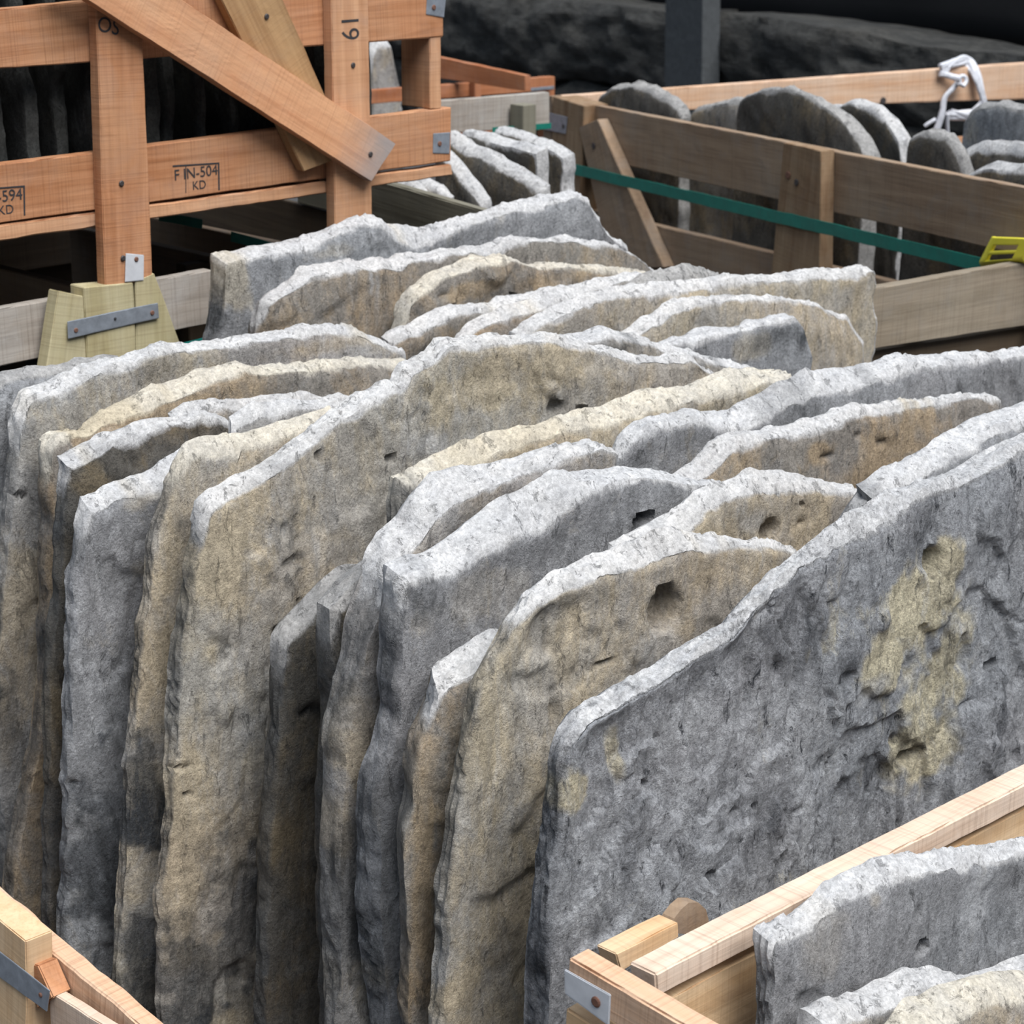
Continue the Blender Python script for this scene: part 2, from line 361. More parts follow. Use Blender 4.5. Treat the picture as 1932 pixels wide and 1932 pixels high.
def slab(s, top, left=None, right=None, t=.05, mat='grey', edge='pale', label='', group='stone slabs stacked on edge in the main row', bot=.12, rise=.012, plane=None, name='flagstone', cat='flagstone', **kw):
    pl = plane or PA(s)
    T = []
    for p in top:
        a, z = pl.az(pl.at(p[0], p[1])); T.append((a, z, p[2] if len(p) > 2 else rise))
    def side(pts, a0, z0, dirn):
        out = [(a0, z0)]
        for (x, y) in (pts or []):
            a, z = pl.az(pl.at(x, y))
            if z > bot+.02: out.append((a, z))
        a, z = out[-1]
        out.append((a + dirn*.02, bot)); return out
    Lf = side(left, T[0][0], T[0][1], .03); Rt = side(right, T[-1][0], T[-1][1], -.02)
    o = slab_geo(name, pl, T, Lf, Rt, t, stone(mat, edge), **kw)
    return prop(o, label, cat, group)

# ------------------------------------------------------------------ board builder
def lattice(nx, ny, nz):
    id_ = {}; P = []; Fc = []
    def g(i, j, k):
        if (i, j, k) not in id_: id_[(i, j, k)] = len(P); P.append((i/nx, j/ny, k/nz))
        return id_[(i, j, k)]
    for i in range(nx):
        for j in range(ny):
            Fc.append((g(i, j, 0), g(i, j+1, 0), g(i+1, j+1, 0), g(i+1, j, 0))); Fc.append((g(i, j, nz), g(i+1, j, nz), g(i+1, j+1, nz), g(i, j+1, nz)))
    for i in range(nx):
        for k in range(nz):
            Fc.append((g(i, 0, k), g(i+1, 0, k), g(i+1, 0, k+1), g(i, 0, k+1))); Fc.append((g(i, ny, k), g(i, ny, k+1), g(i+1, ny, k+1), g(i+1, ny, k)))
    for j in range(ny):
        for k in range(nz):
            Fc.append((g(0, j, k), g(0, j, k+1), g(0, j+1, k+1), g(0, j+1, k))); Fc.append((g(nx, j, k), g(nx, j+1, k), g(nx, j+1, k+1), g(nx, j, k+1)))
    return np.array(P), Fc
def hexa(name, A, B, Cc, D, back, mat, parent=None, wear=.002, cell=.02, grain=None, rough=.0008):
    """front quad A(top-left) B(top-right) C(bottom-right) D(bottom-left) in world, back = extrusion vector"""
    A, B, Cc, D = [np.asarray(x, float) for x in (A, B, Cc, D)]; back = np.asarray(back, float)
    lx = np.linalg.norm(B-A); ly = np.linalg.norm(D-A); lz = np.linalg.norm(back)
    SEED[0] += 7; sd_ = SEED[0]
    nx = int(max(3, min(70, lx/cell))); ny = int(max(3, min(70, ly/cell))); nz = max(3, int(min(8, lz/cell)))
    P, Fc = lattice(nx, ny, nz)
    # concentrate first/last cells at the edges (small worn bevel)
    e = P.copy()
    for ax, l, n_ in ((0, lx, nx), (1, ly, ny), (2, lz, nz)):
        b = min(.25, max(wear, .0015)/l); x = e[:, ax]; i = np.rint(x*n_)
        x = np.where(i == 1, b if n_ > 2 else .5, np.where(i == n_-1, 1-b if n_ > 2 else .5, x)); e[:, ax] = x
    u, v, w_ = e[:, 0:1], e[:, 1:2], e[:, 2:3]
    V = (1-u)*(1-v)*A + u*(1-v)*B + u*v*Cc + (1-u)*v*D + w_*back
    cen = (A+B+Cc+D)/4 + back/2
    ext = ((P == 0) | (P == 1)).sum(1)
    nv_ = fbm(V, 30, sd_, 3)
    pull = np.where(ext >= 2, wear*(.6+.8*np.clip(nv_+.3, 0, 1.3)), 0.)
    X = (B-A)/lx; Y = (D-A)/ly; Z = back/lz
    for ax, d_ in ((0, X), (1, Y), (2, Z)):
        sgn = np.where(P[:, ax] == 0, 1, np.where(P[:, ax] == 1, -1, 0)); V = V + d_[None]*(sgn*pull)[:, None]
    V = V + np.stack([fbm(V, 18, sd_+k, 3)*rough for k in (1, 2, 3)], 1)
    g = grain if grain is not None else (X if lx >= ly else (Y if ly >= lz else Z))
    g = Vector(g).normalized(); zz = Vector(Z).normalized()
    if abs(zz.dot(g)) > .9: zz = Vector(X).normalized()
    yy = zz.cross(g).normalized(); zz = g.cross(yy)
    M = Matrix.Translation(Vector(cen)) @ Matrix((g, yy, zz)).transposed().to_4x4()
    return link_mesh(name, V, Fc, [mat], M, parent, None, False)
def board(name, pl, q, t, mat, parent=None, off=0., to_z=None, **kw):
    p = [pl.at(x, y, off) for x, y in q]
    if to_z is not None:
        for ti, bi in ((1, 2), (0, 3)):
            d = p[bi]-p[ti]; k = (to_z-p[ti][2])/d[2]; p[bi] = p[ti] + d*k
    return hexa(name, p[0], p[1], p[2], p[3], -pl.n*t, WD[mat] if isinstance(mat, str) else mat, parent, **kw)
def disc(name, c, n, r, h, mat, parent, seg=14):
    n = Vector(n).normalized(); M = Matrix.Translation(Vector(c)) @ n.to_track_quat('Z', 'Y').to_matrix().to_4x4()
    V = []; Fc = []
    for k, (rr, z) in enumerate(((r, 0), (r, h*.6), (r*.7, h))):
        for i in range(seg): a = 2*math.pi*i/seg; V.append(M @ Vector((rr*math.cos(a), rr*math.sin(a), z)))
    for k in range(2):
        for i in range(seg): Fc.append((k*seg+i, k*seg+(i+1) % seg, (k+1)*seg+(i+1) % seg, (k+1)*seg+i))
    Fc.append(tuple(2*seg+i for i in range(seg))); Fc.append(tuple(reversed(range(seg))))
    return link_mesh(name, np.array([tuple(v) for v in V]), Fc, [mat], M, parent)
def nail(pl, px, py, off, parent, r=.006, mat=None):
    return disc('nail', pl.at(px, py, off), pl.n, r, .0025, mat or M_nail, parent)
def text(name, body, pl, px, py, off, size, parent, rot=0, vert=False, mat=None, sx=1):
    cu = bpy.data.curves.new(name, 'FONT'); cu.body = body; cu.size = size; cu.extrude = .0002; cu.align_x = 'CENTER'; cu.align_y = 'CENTER'
    cu.materials.append(mat or M_ink)
    o = bpy.data.objects.new(name, cu); C.objects.link(o)
    x = Vector(pl.d); z = Vector(pl.n); y = z.cross(x)
    if y.z < 0: x = -x; y = z.cross(x)
    M = Matrix.Translation(Vector(pl.at(px, py, off))) @ Matrix((x, y, z)).transposed().to_4x4() @ Matrix.Rotation(rot, 4, 'Z') @ Matrix.Diagonal((sx, 1, 1, 1))
    bpy.context.view_layer.update(); me = bpy.data.meshes.new_from_object(o.evaluated_get(bpy.context.evaluated_depsgraph_get()))
    bpy.data.objects.remove(o); o = bpy.data.objects.new(name, me); C.objects.link(o)
    o.parent = parent; o.matrix_basis = pworld(parent).inverted() @ M
    return o
def tube(name, paths, r, mat, parent=None, label=None):
    cu = bpy.data.curves.new(name, 'CURVE'); cu.dimensions = '3D'; cu.bevel_depth = r; cu.bevel_resolution = 2; cu.use_fill_caps = True
    o0 = Vector(paths[0][0])
    for p in paths:
        s = cu.splines.new('NURBS'); s.points.add(len(p)-1); s.use_endpoint_u = True; s.order_u = 3
        for i, q in enumerate(p): s.points[i].co = (*(Vector(q)-o0), 1)
    cu.materials.append(mat); o = bpy.data.objects.new(name, cu); C.objects.link(o)
    bpy.context.view_layer.update(); me = bpy.data.meshes.new_from_object(o.evaluated_get(bpy.context.evaluated_depsgraph_get()))
    bpy.data.objects.remove(o); o = bpy.data.objects.new(name, me); C.objects.link(o); o.location = o0
    return o

# ------------------------------------------------------------------ the setting
def quadmesh(name, pts, mat, kind='structure'):
    o = link_mesh(name, np.array(pts, float), [tuple(range(len(pts)))], [mat]); o['kind'] = kind; return o
g = hexa('floor', (-16, 34, 0), (16, 34, 0), (16, -4, 0), (-16, -4, 0), (0, 0, -.1), M_ground, None, cell=.5, rough=0); g['kind'] = 'structure'
nb = np.array([-.875, -.485]); nb = nb/np.linalg.norm(nb)
_r = ray(840, 115); P0 = CAMP + _r*(15/_r[1]); PW = Plane(nb, float(nb @ P0[:2]))
def rough_block(name, pl, q, depth, mat, amp=.07, cell=.04, sc=1.6, kind='structure', off=0.):
    p = [pl.at(x, y, off) for x, y in q]; A, B, Cc, D = p
    lx = np.linalg.norm(B-A); ly = np.linalg.norm(D-A); P, Fc = lattice(int(lx/cell)+2, int(ly/cell)+2, 3)
    u, v, w_ = P[:, 0:1], P[:, 1:2], P[:, 2:3]
    V = (1-u)*(1-v)*A + u*(1-v)*B + u*v*Cc + (1-u)*v*D - w_*pl.n*depth
    SEED[0] += 5; dd = fbm(V, (sc, sc, sc*2.2), SEED[0], 5, .65)*amp + fbm(V, (5, 5, 14), SEED[0]+9, 4, .6)*.02 - .06*np.exp(-((np.minimum(v, 1-v)[:, 0]*ly)/.05)**2)
    V = V + pl.n[None]*(dd*(1-w_[:, 0]))[:, None]; V[:, 2] += fbm(V, 1.3, SEED[0]+2, 3)*amp*.5
    cen = Vector(V.mean(0)); cen.z = V[:, 2].min(); M = Matrix.Translation(cen)
    x = Vector((B-A)/lx); x.z = 0; x.normalize(); M = M @ Matrix((x, Vector((0, 0, 1)).cross(x), Vector((0, 0, 1)))).transposed().to_4x4()
    o = link_mesh(name, V, Fc, [mat], M, None, None, True)
    if kind: o['kind'] = kind
    return o
rough_block('wall_back', PW, [(560, -40), (1258, 22), (1258, 180), (560, 82)], .5, M_wall)
rough_block('wall_left', PW, [(60, -84), (562, -40), (562, 82), (60, 12)], .5, M_wall, cell=.12)
rough_block('wall_left', PW, [(60, 14), (562, 84), (562, 450), (60, 250)], .5, M_wall, cell=.12)
rough_block('wall_back', PW, [(560, 84), (2300, 331), (2300, 700), (560, 450)], .5, M_wall)
rough_block('wall_right', PW, [(1320, 24), (2300, 150), (2300, 330), (1320, 188)], .5, M_wall)
hexa('trim_1', *[PW.at(x, y, .12) for x, y in [(1256, -60), (1326, -60), (1322, 330), (1252, 330)]], -PW.n*.12, M_post, None)['kind'] = 'structure'
rough_block('recess_shade_sheet', PW, [(60, -400), (2350, -230), (2350, 140), (60, -90)], .1, M_black, .02, cell=.2, off=-.7)
def base_at(pl, px, py, z=0.):
    p = pl.at(px, py); return (float(p[0]), float(p[1]), z)
# ------------------------------------------------------------------ orange crate, upper left (stands on the grey-railed crate)
SU = -3.65; U = PA(SU)
uc = empty('wooden_crate', base_at(U, 400, 300, 1.15), 'large orange-brown wooden crate with two diagonal braces, upper left', 'crate')
def rail_ext(x): return x
r1 = board('rail', U, [(-160,331),(852,202),(851,304),(-160,443)], .03, 'orange', uc, cell=.02)
r1['label'] = 'wide lower rail with stamped ink marks'
board('rail', U, [(-160,447),(852,310),(855,330),(-160,478)], .028, 'orange2', uc, wear=.003, rough=.0014)
board('rail', U, [(-160,34),(300,-7),(838,-60),(837,70),(570,81),(-160,143)][0:1] + [(838,-66),(837,70),(-160,141)], .03, 'orange', uc)
p1 = board('post', U, [(178,-90),(262,-90),(289,530),(199,541)], .03, 'orange', uc, off=.031)
p2 = board('post', U, [(624,-90),(693,-90),(703,425),(632,425)], .03, 'orange2', uc, off=.031, to_z=1.17)
board('diagonal_brace', U, [(405,-30),(521,-30),(662,290),(574,324)], .028, 'ochre', uc, off=.030)['label'] = 'ochre brace behind the long one'
d1 = board('diagonal_brace', U, [(170,-92),(206,-92),(760,278),(701,343)][0:0] + [(90,-48),(246,-66),(748,271),(701,343)], .028, 'diag', uc, off=.061, cell=.015)
d1['label'] = 'long pale diagonal brace with a grey end'
ep = board('end_post', U, [(810,-40),(832,-40),(833,206),(812,206)], .10, 'orange2', uc, off=-.002)
M_greyend = None
pu = U.shift(.0)
for q, off in (([(806,-6),(841,-2),(838,33),(804,27)], .002), ([(818,252),(850,250),(848,290),(817,289)], .002)):
    m = board('metal_plate', U, q, .002, M_zinc, uc, off=off, wear=.0005); c = (sum(a for a, b in q)/4, sum(b for a, b in q)/4)
    nail(U, c[0]-4, c[1]+1, off, m, .006, M_rust)
m = board('metal_plate', U, [(238,478),(272,481),(271,529),(236,533)], .002, M_zincpale, uc, off=.034, wear=.0005); nail(U, 257, 489, .034, m, .005, M_rust)
for x, y, o, p in ((232,487,.032,p1),(229,346,.032,p1),(503,31,.031,uc),(699,291,.062,d1),(666,123,.032,p2)): nail(U, x, y, o, p, .006)
# ink marks
text('ink_mark', '19', U, 659, 52, .0315, .072, p2, math.radians(-90), sx=.8)
text('ink_mark', 'OS', U, 205, 50, .0315, .042, p1, math.radians(-14))
def stamp(px, py, l1, l2, w_, h_):
    for q in ([(px-w_, py-h_),(px+w_, py-h_*1.22),(px+w_, py-h_*1.22+3),(px-w_, py-h_+3)], [(px+w_-3, py-h_*1.22),(px+w_, py-h_*1.22),(px+w_+1, py+h_*.8),(px+w_-2, py+h_*.8)], [(px-w_*.45, py-h_),(px-w_*.42, py-h_),(px-w_*.42, py+h_),(px-w_*.45, py+h_)]):
        board('ink_line', U, q, .0004, M_ink, r1, off=.0008, wear=.0001, cell=.02, rough=0)
    text('ink_stamp', l1, U, px, py-h_*.45, .0008, .032, r1, math.radians(0)); text('ink_stamp', l2, U, px+6, py+h_*.45, .0008, .026, r1)
stamp(370, 338, 'F IN-504', 'KD', 44, 26)
stamp(5, 384, 'IN-594', 'KD', 42, 28)
# deck and back rails of the orange crate; unseen lid added to darken it
def hb(name, a0, a1, s0, s1, z0, z1, mat, parent, **kw):
    """box spanned by a (along the row), s (towards the viewer) and z"""
    f = lambda a, s, z: np.array([a*R2 + s*R2, a*R2 - s*R2, z])
    return hexa(name, f(a0, s1, z1), f(a1, s1, z1), f(a1, s1, z0), f(a0, s1, z0), f(0, s0-s1, 0), WD[mat] if isinstance(mat, str) else mat, parent, cell=.06, **kw)
for k in range(6): hb('deck_board', 1.7, 3.30, SU-.165-.13*k, SU-.04-.13*k, 1.335, 1.35, 'dark', uc)  # laid almost without gaps to shade the crate below
for k in range(6): hb('shade_lid_board', 1.7, 3.35, SU-.17-.16*k, SU-.04-.16*k, 1.96, 1.98, 'brown', uc)  # out of view, added to keep light out of the crate
for z in (1.34, 1.62): hb('back_rail', 1.7, 3.42, SU-1.0, SU-.97, z, z+.12, 'red', uc)
hb('back_rail', 1.7, 3.0, SU-1.03, SU-1.005, 1.2, 1.95, 'dark', uc)  # full-height dark backing added so the inside stays dark
# slates inside it
rng = random.Random(4)
a = 2.06; j = 0
ULL = ['narrow dark slate upright in the orange crate', ]
while a < 3.22:
    t = rng.uniform(.03, .055); s1 = SU-.05-rng.uniform(0, .05); top = rng.uniform(1.86, 1.93); wv = rng.uniform(-.02, .02)
    T = [(s1-.85, top-.05, 0), (s1-.5, top, 0), (s1-.15, top-.02, 0), (s1-.02, top-.06, 0)]
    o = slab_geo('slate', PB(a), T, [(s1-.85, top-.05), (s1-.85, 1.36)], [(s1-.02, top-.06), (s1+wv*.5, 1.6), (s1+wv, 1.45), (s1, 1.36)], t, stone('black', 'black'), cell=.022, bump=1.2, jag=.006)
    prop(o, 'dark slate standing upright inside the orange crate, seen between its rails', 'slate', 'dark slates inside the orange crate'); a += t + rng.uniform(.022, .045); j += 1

# ------------------------------------------------------------------ grey-railed crate under it
lc = empty('wooden_crate', base_at(U, 200, 640), 'grey and greenish wooden crate with splayed posts, under the orange crate', 'crate')
Lq = U.shift(-.02)
board('top_rail', Lq, [(-160,613),(400,509),(412,607),(-160,724)], .03, 'grey', lc)
board('post', Lq, [(158,542),(252,533),(257,670),(166,690)], .05, 'green', lc, off=.055, to_z=0)['label'] = 'upright greenish centre post'
board('splayed_brace', Lq, [(110,549),(158,559),(164,692),(86,700)], .035, 'green', lc, off=.052)
board('splayed_brace', Lq, [(256,530),(291,515),(343,655),(258,672)], .035, 'green', lc, off=.052)
m = board('metal_strip', Lq, [(127,607),(298,571),(300,600),(129,639)], .002, M_zinc, lc, off=.059, wear=.0004)
nail(Lq, 143, 623, .059, m, .005, M_rust); nail(Lq, 287, 590, .059, m, .005, M_rust); nail(Lq, 217, 601, .059, m, .003, M_ink)
hb('bottom_rail', 1.7, 3.28, SU-.05, SU-.02, .55, .68, 'grey', lc); hb('bottom_rail', 1.7, 3.28, SU-.05, SU-.02, .08, .2, 'grey', lc)
for a_ in (1.75, 3.2): hb('corner_post', a_, a_+.08, SU-.09, SU-.05, 0, 1.17, 'green', lc)
for a_ in (1.75, 3.2): hb('corner_post', a_, a_+.08, SU-1.1, SU-1.06, 0, 1.2, 'green', lc)
for z in (.08, .55, 1.02): hb('back_rail', 1.7, 3.28, SU-1.13, SU-1.1, z, z+.12, 'brown', lc)
for z in (.08, .55, 1.02):
    for a_ in (1.70, 3.26): hb('side_rail', a_, a_+.03, SU-1.06, SU-.09, z, z+.12, 'brown', lc)
hb('back_board', 1.7, 3.28, SU-1.145, SU-1.132, .05, 1.12, 'dark', lc)  # added dark panel, fills a gap that should read as shade
hb('inner_board', 2.52, 2.55, SU-.95, SU-.08, 1.02, 1.17, 'brown', lc); hb('inner_board', 3.0, 3.03, SU-.95, SU-.12, .9, 1.15, 'brown', lc)
hb('inner_post', 2.93, 3.0, SU-.4, SU-.36, .1, 1.14, 'dark', lc)
rng = random.Random(9); a = 1.85
while a < 3.2:
    t = rng.uniform(.04, .06); top = rng.uniform(.80, .95); s1 = SU-.12
    if not (2.42 < a+t and a < 2.62) and not (2.88 < a+t and a < 3.08):
        T = [(s1-.8, top-.08, 0), (s1-.4, top, 0), (s1-.05, top-.06, 0)]
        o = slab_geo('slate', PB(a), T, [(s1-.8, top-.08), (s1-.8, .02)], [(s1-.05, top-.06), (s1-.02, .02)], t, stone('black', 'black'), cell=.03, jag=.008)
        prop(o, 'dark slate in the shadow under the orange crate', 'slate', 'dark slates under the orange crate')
    a += t + .06
def strap_box(name, quad, off, pl, mat, label, t=.0016, cat='strap'):
    o = board(name, pl, quad, t, mat, None, off=off, wear=.0002, cell=.015, rough=.0012); return prop(o, label, cat)
strap_box('packing_strap', [(300,660),(412,629),(412,637),(300,672)], -.045, U, M_teal2, 'bright turquoise plastic strap below the grey rail at the left')
strap_box('packing_strap', [(300,399),(382,414),(382,432),(300,417)], -.5, U, M_teal, 'dark green strap end seen through the gap just right of the long orange post')
strap_box('packing_strap', [(436,436),(560,470),(560,488),(436,455)], -.35, U, M_teal, 'dark green strap in the shadow below the orange crate, above the tallest slab')

# ------------------------------------------------------------------ right rear crate
RBf = Plane(nb, 0); _p = ray(1110, 197); _p = CAMP + _p*(7.5/_p[1]); RBf = Plane(nb, float(nb @ _p[:2]))
na = np.array([.485, -.875]); na = na/np.linalg.norm(na)
_q = RBf.at(1029, 182, .04); RBa = Plane(na, float(na @ _q[:2]))
rc = empty('wooden_crate', base_at(RBf, 1300, 400), 'weathered brown wooden crate full of round-topped slabs, right rear', 'crate')
board('top_rail', RBf, [(1112,197),(2020,372),(2020,502),(1112,296)], .035, 'brown', rc, cell=.03)
board('lower_rail', RBf, [(1112,396),(2020,612),(2020,730),(1112,500)], .035, 'brown', rc, cell=.04)
far = board('far_rail', RBa, [(1029,184),(1960,117),(1960,186),(1029,216)], .04, 'peach', rc, off=-.0, cell=.03); far['label'] = 'pale orange far rail'
board('far_rail', RBa, [(1029,300),(1960,252),(1960,330),(1029,370)], .04, 'orange2', rc, off=0, cell=.04)
board('corner_post', RBf, [(1043,182),(1102,200),(1094,356),(1038,353)], .10, 'post2', rc, off=.045, to_z=0)['label'] = 'yellowish corner post'
cpl = board('corner_strip', RBf, [(1026,181),(1042,181),(1037,352),(1022,350)], .04, 'brown', rc, off=.04, to_z=0)
m = board('metal_plate', RBf, [(1025,210),(1070,221),(1067,253),(1023,244)], .002, M_zinc, rc, off=.048, wear=.0004); nail(RBf, 1063, 238, .048, m, .008, M_nail)
board('diagonal_brace', RBf, [(1092,240),(1127,225),(1252,505),(1150,505)], .045, 'brown', rc, off=.046)['label'] = 'slanting brown brace with a pale edge'
board('middle_post', RBf, [(1478,269),(1549,285),(1546,512),(1456,507)], .05, 'post2', rc, off=.052, to_z=0)
nail(RBf, 1487, 330, .053, rc, .012, M_rust); nail(RBf, 1503, 344, .053, rc, .01, M_nail); nail(RBf, 1120, 275, .047, rc, .011, M_nail)
nail(RBa, 1666, 190, .001, rc, .014, M_nail)
sp = strap_box('packing_strap', [(1038,299),(1875,492),(1873,518),(1038,319)], .060, RBf, M_teal, 'long dark green plastic strap slanting across the right rear crate', t=.003)
GR = 'round-topped slabs in the right rear crate'
def rs(o_, top, right, label, mat='dull', edge='dull', t=.05, **kw):
    kw.setdefault('bot', .25); return slab(0, top, None, right, t, mat, edge, label, GR, plane=RBf.shift(-o_), cell=.02, **kw)
rs(.12, [(1118,215),(1128,184),(1150,168),(1190,164),(1220,172),(1255,190),(1275,206),(1284,226)], None, 'dark arched slab nearest the corner post of the right rear crate', t=.06)
rs(.22, [(1296,232),(1304,210),(1330,202),(1365,195),(1390,197),(1400,215)], None, 'low rough slab between the two biggest arched slabs of the right rear crate', 'brown')
rs(.12, [(1386,225),(1390,196),(1402,184),(1434,172),(1482,169),(1521,181),(1579,220),(1612,262),(1630,300)], None, 'largest arched dark slab sticking up from the right rear crate', t=.06, rise=.0)
rs(.25, [(1540,215),(1600,196),(1640,206),(1672,236),(1694,270),(1700,320)], None, 'rounded slab leaning directly behind the largest arched slab', edge='pale', t=.06)
rs(.10, [(1706,330),(1712,262),(1740,252),(1780,264),(1802,292),(1812,330)], None, 'low dark rounded slab under the hanging plastic twine', 'dull')
rs(.22, [(1790,350),(1812,300),(1842,284),(1880,286),(1960,292)], None, 'slab with a flat pale rim at the right edge, upper of two', edge='pale', rise=.03)
rs(.10, [(1800,362),(1822,334),(1862,318),(1900,322),(1960,330)], None, 'slab with a flat pale rim at the right edge, lower of two above the rail', edge='pale', rise=.02)
rs(.50, [(1812,300),(1816,235),(1840,206),(1880,200),(1960,212)], None, 'broad grey slab beside the plastic twine at the right edge', 'blue', edge='dull')

# ------------------------------------------------------------------ yellow strap protector
def protector():
    q = [np.array(RBf.at(x, y, .085)) for x, y in ((1864,447),(1944,450),(1922,499),(1833,509))]
    nu_, nv_ = 14, 16; solid = np.ones((nu_, nv_), bool); solid[3:11, 4:7] = False; solid[3:11, 9:12] = False
    def P(u, v): return (1-u)*(1-v)*q[0] + u*(1-v)*q[1] + u*v*q[2] + (1-u)*v*q[3]
    bm = bmesh.new(); vs = {}
    def vert(i, j, k):
        key = (i, j, k)
        if key not in vs:
            p = P(i/nu_, j/nv_); bend = -.03*max(0, (j/nv_-.72)/.28)**2 - .012*(1-min(1, i/1.5))
            vs[key] = bm.verts.new(p + RBf.n*(bend - k*.014))
        return vs[key]
    for i in range(nu_):
        for j in range(nv_):
            if not solid[i, j]: continue
            bm.faces.new([vert(i, j, 0), vert(i, j+1, 0), vert(i+1, j+1, 0), vert(i+1, j, 0)])
            bm.faces.new([vert(i, j, 1), vert(i+1, j, 1), vert(i+1, j+1, 1), vert(i, j+1, 1)])
            for di, dj, e0, e1 in ((-1, 0, (i, j), (i, j+1)), (1, 0, (i+1, j+1), (i+1, j)), (0, -1, (i+1, j), (i, j)), (0, 1, (i, j+1), (i+1, j+1))):
                a_, b_ = i+di, j+dj
                if a_ < 0 or b_ < 0 or a_ >= nu_ or b_ >= nv_ or not solid[a_, b_]:
                    bm.faces.new([vert(*e0, 0), vert(*e0, 1), vert(*e1, 1), vert(*e1, 0)])
    bmesh.ops.recalc_face_normals(bm, faces=bm.faces); 
    cen = Vector(P(.5, .5)); me = bpy.data.meshes.new('strap_protector'); bmesh.ops.translate(bm, verts=bm.verts, vec=-cen); bm.to_mesh(me); bm.free(); me.materials.append(M_yellow)
    o = bpy.data.objects.new('strap_protector', me); C.objects.link(o); o.location = cen
    md = o.modifiers.new('b', 'BEVEL'); md.width = .003; md.segments = 2
    return prop(o, 'bright yellow plastic strap protector with two slots, at the end of the green strap', 'strap protector')
protector()
# ------------------------------------------------------------------ plastic twine knotted on the far rail
def tw(pts, off=.02): return [tuple(RBa.at(x, y, o if (o := (p[2] if len(p) > 2 else off)) is not None else off)) for p in pts for x, y in [p[:2]]]
paths = []
rng = random.Random(3)
for k in range(22):
    j = lambda s=8: rng.uniform(-s, s)
    paths.append(tw([(1780+j(),130+j(),.02),(1800+j(),116+j(),.01),(1825+j(),113+j(),-.03),(1842+j(),135+j(),.02),(1850+j(5),170+j(5),.035),(1858+j(5),198+j(),.03),(1840+j(),216+j(),.02),(1815+j(),218+j(),.0),(1790+j(),216+j(),-.02)]))
for k in range(7):
    j = lambda s=4: rng.uniform(-s, s)
    paths.append(tw([(1775+j(),138+j(),.02),(1800+j(),146+j(),.03),(1812+j(),150+j(),.04),(1800+j(),165+j(),.04),(1780+j(3),185+j(),.03),(1778+j(3),215+j(),.03),(1766+j(6),245+j(),.02),(1764+j(9),268+j(),.01)]))
for k in range(5):
    a0 = rng.uniform(0, 6.28); paths.append(tw([(1816+9*math.cos(a0+t_*1.3), 152+11*math.sin(a0+t_*1.3), .03+.006*t_) for t_ in range(6)]))
paths.append(tw([(1765,225,.02),(1752,232,.01),(1745,238,.0)])); paths.append(tw([(1790,268,.01),(1786,240,.02),(1788,215,.03)]))
prop(tube('plastic_twine', paths, .008, M_twine), 'clear white plastic twine knotted over the far rail of the right rear crate', 'twine')

# ------------------------------------------------------------------ grey-boarded crate in the middle distance
mc = empty('wooden_crate', base_at(PA(-4.87), 940, 210), 'grey wooden crate of sloping slabs between the orange crate and the right rear crate', 'crate')
board('far_rail', PA(-4.87), [(800,193),(1037,174),(1037,237),(800,256)], .03, 'grey', mc, cell=.03)
MB_ = PB(5.05/1.4142)
board('side_rail', MB_, [(560,295),(960,412),(960,486),(560,384)], .03, 'fencegrey', mc, cell=.03, wear=.004)
board('side_board', MB_, [(338,322),(960,498),(960,720),(338,530)], .02, 'dark', mc, cell=.05, off=-.01)  # extra dark panel added to hide lit floor and read as shade
hb('far_rail', 3.62, 4.9, -4.90, -4.87, .6, .75, 'grey', mc); hb('side_rail', 3.58, 3.61, -4.85, -3.7, .5, .65, 'fencegrey', mc)
for a_, s_ in ((3.62, -4.86), (4.85, -4.86)): hb('corner_post', a_, a_+.06, s_, s_+.06, 0, 1.28, 'fencegrey', mc)
GM = 'tilted slabs in the grey crate'
def ms(a_, top, right, label, mat='dull', t=.05, edge='pale', **kw): return slab(0, top, None, right, t, mat, edge, label, GM, plane=PB(a_), cell=.014, bot=.3, **kw)
ms(4.12, [(870,256),(885,258),(937,272),(962,277),(1010,291)], [(1012,318),(1012,345)], 'dark slab with a pale broken rim nearest the corner post, in the grey crate', rise=.012)
ms(3.99, [(840,262),(879,290),(905,296),(950,322),(978,338),(1007,357),(1020,366)], None, 'slab with a long white sloping rim, in the middle of the grey crate', rise=.02)
ms(3.88, [(820,290),(850,318),(868,340),(885,362),(905,388)], None, 'slab with a narrow grey rim, third from the corner post in the grey crate', rise=.015)
ms(3.79, [(770,340),(800,350),(822,360),(840,380)], None, 'low pale slab beside the dark board of the grey crate', 'grey', rise=.01)
ms(3.70, [(735,345),(760,352),(782,362),(800,385)], None, 'small slab top closest to the orange crate, in the grey crate', 'brown', rise=.01)
ms(4.24, [(930,250),(980,262),(1030,280),(1060,300)], None, 'slab half hidden behind the corner post, in the grey crate', 'dull', rise=.01)
strap_box('packing_strap', [(930,240),(1040,232),(1040,243),(930,252)], .01, PA(-4.85), M_teal, 'dark green strap below the far rail of the grey crate')

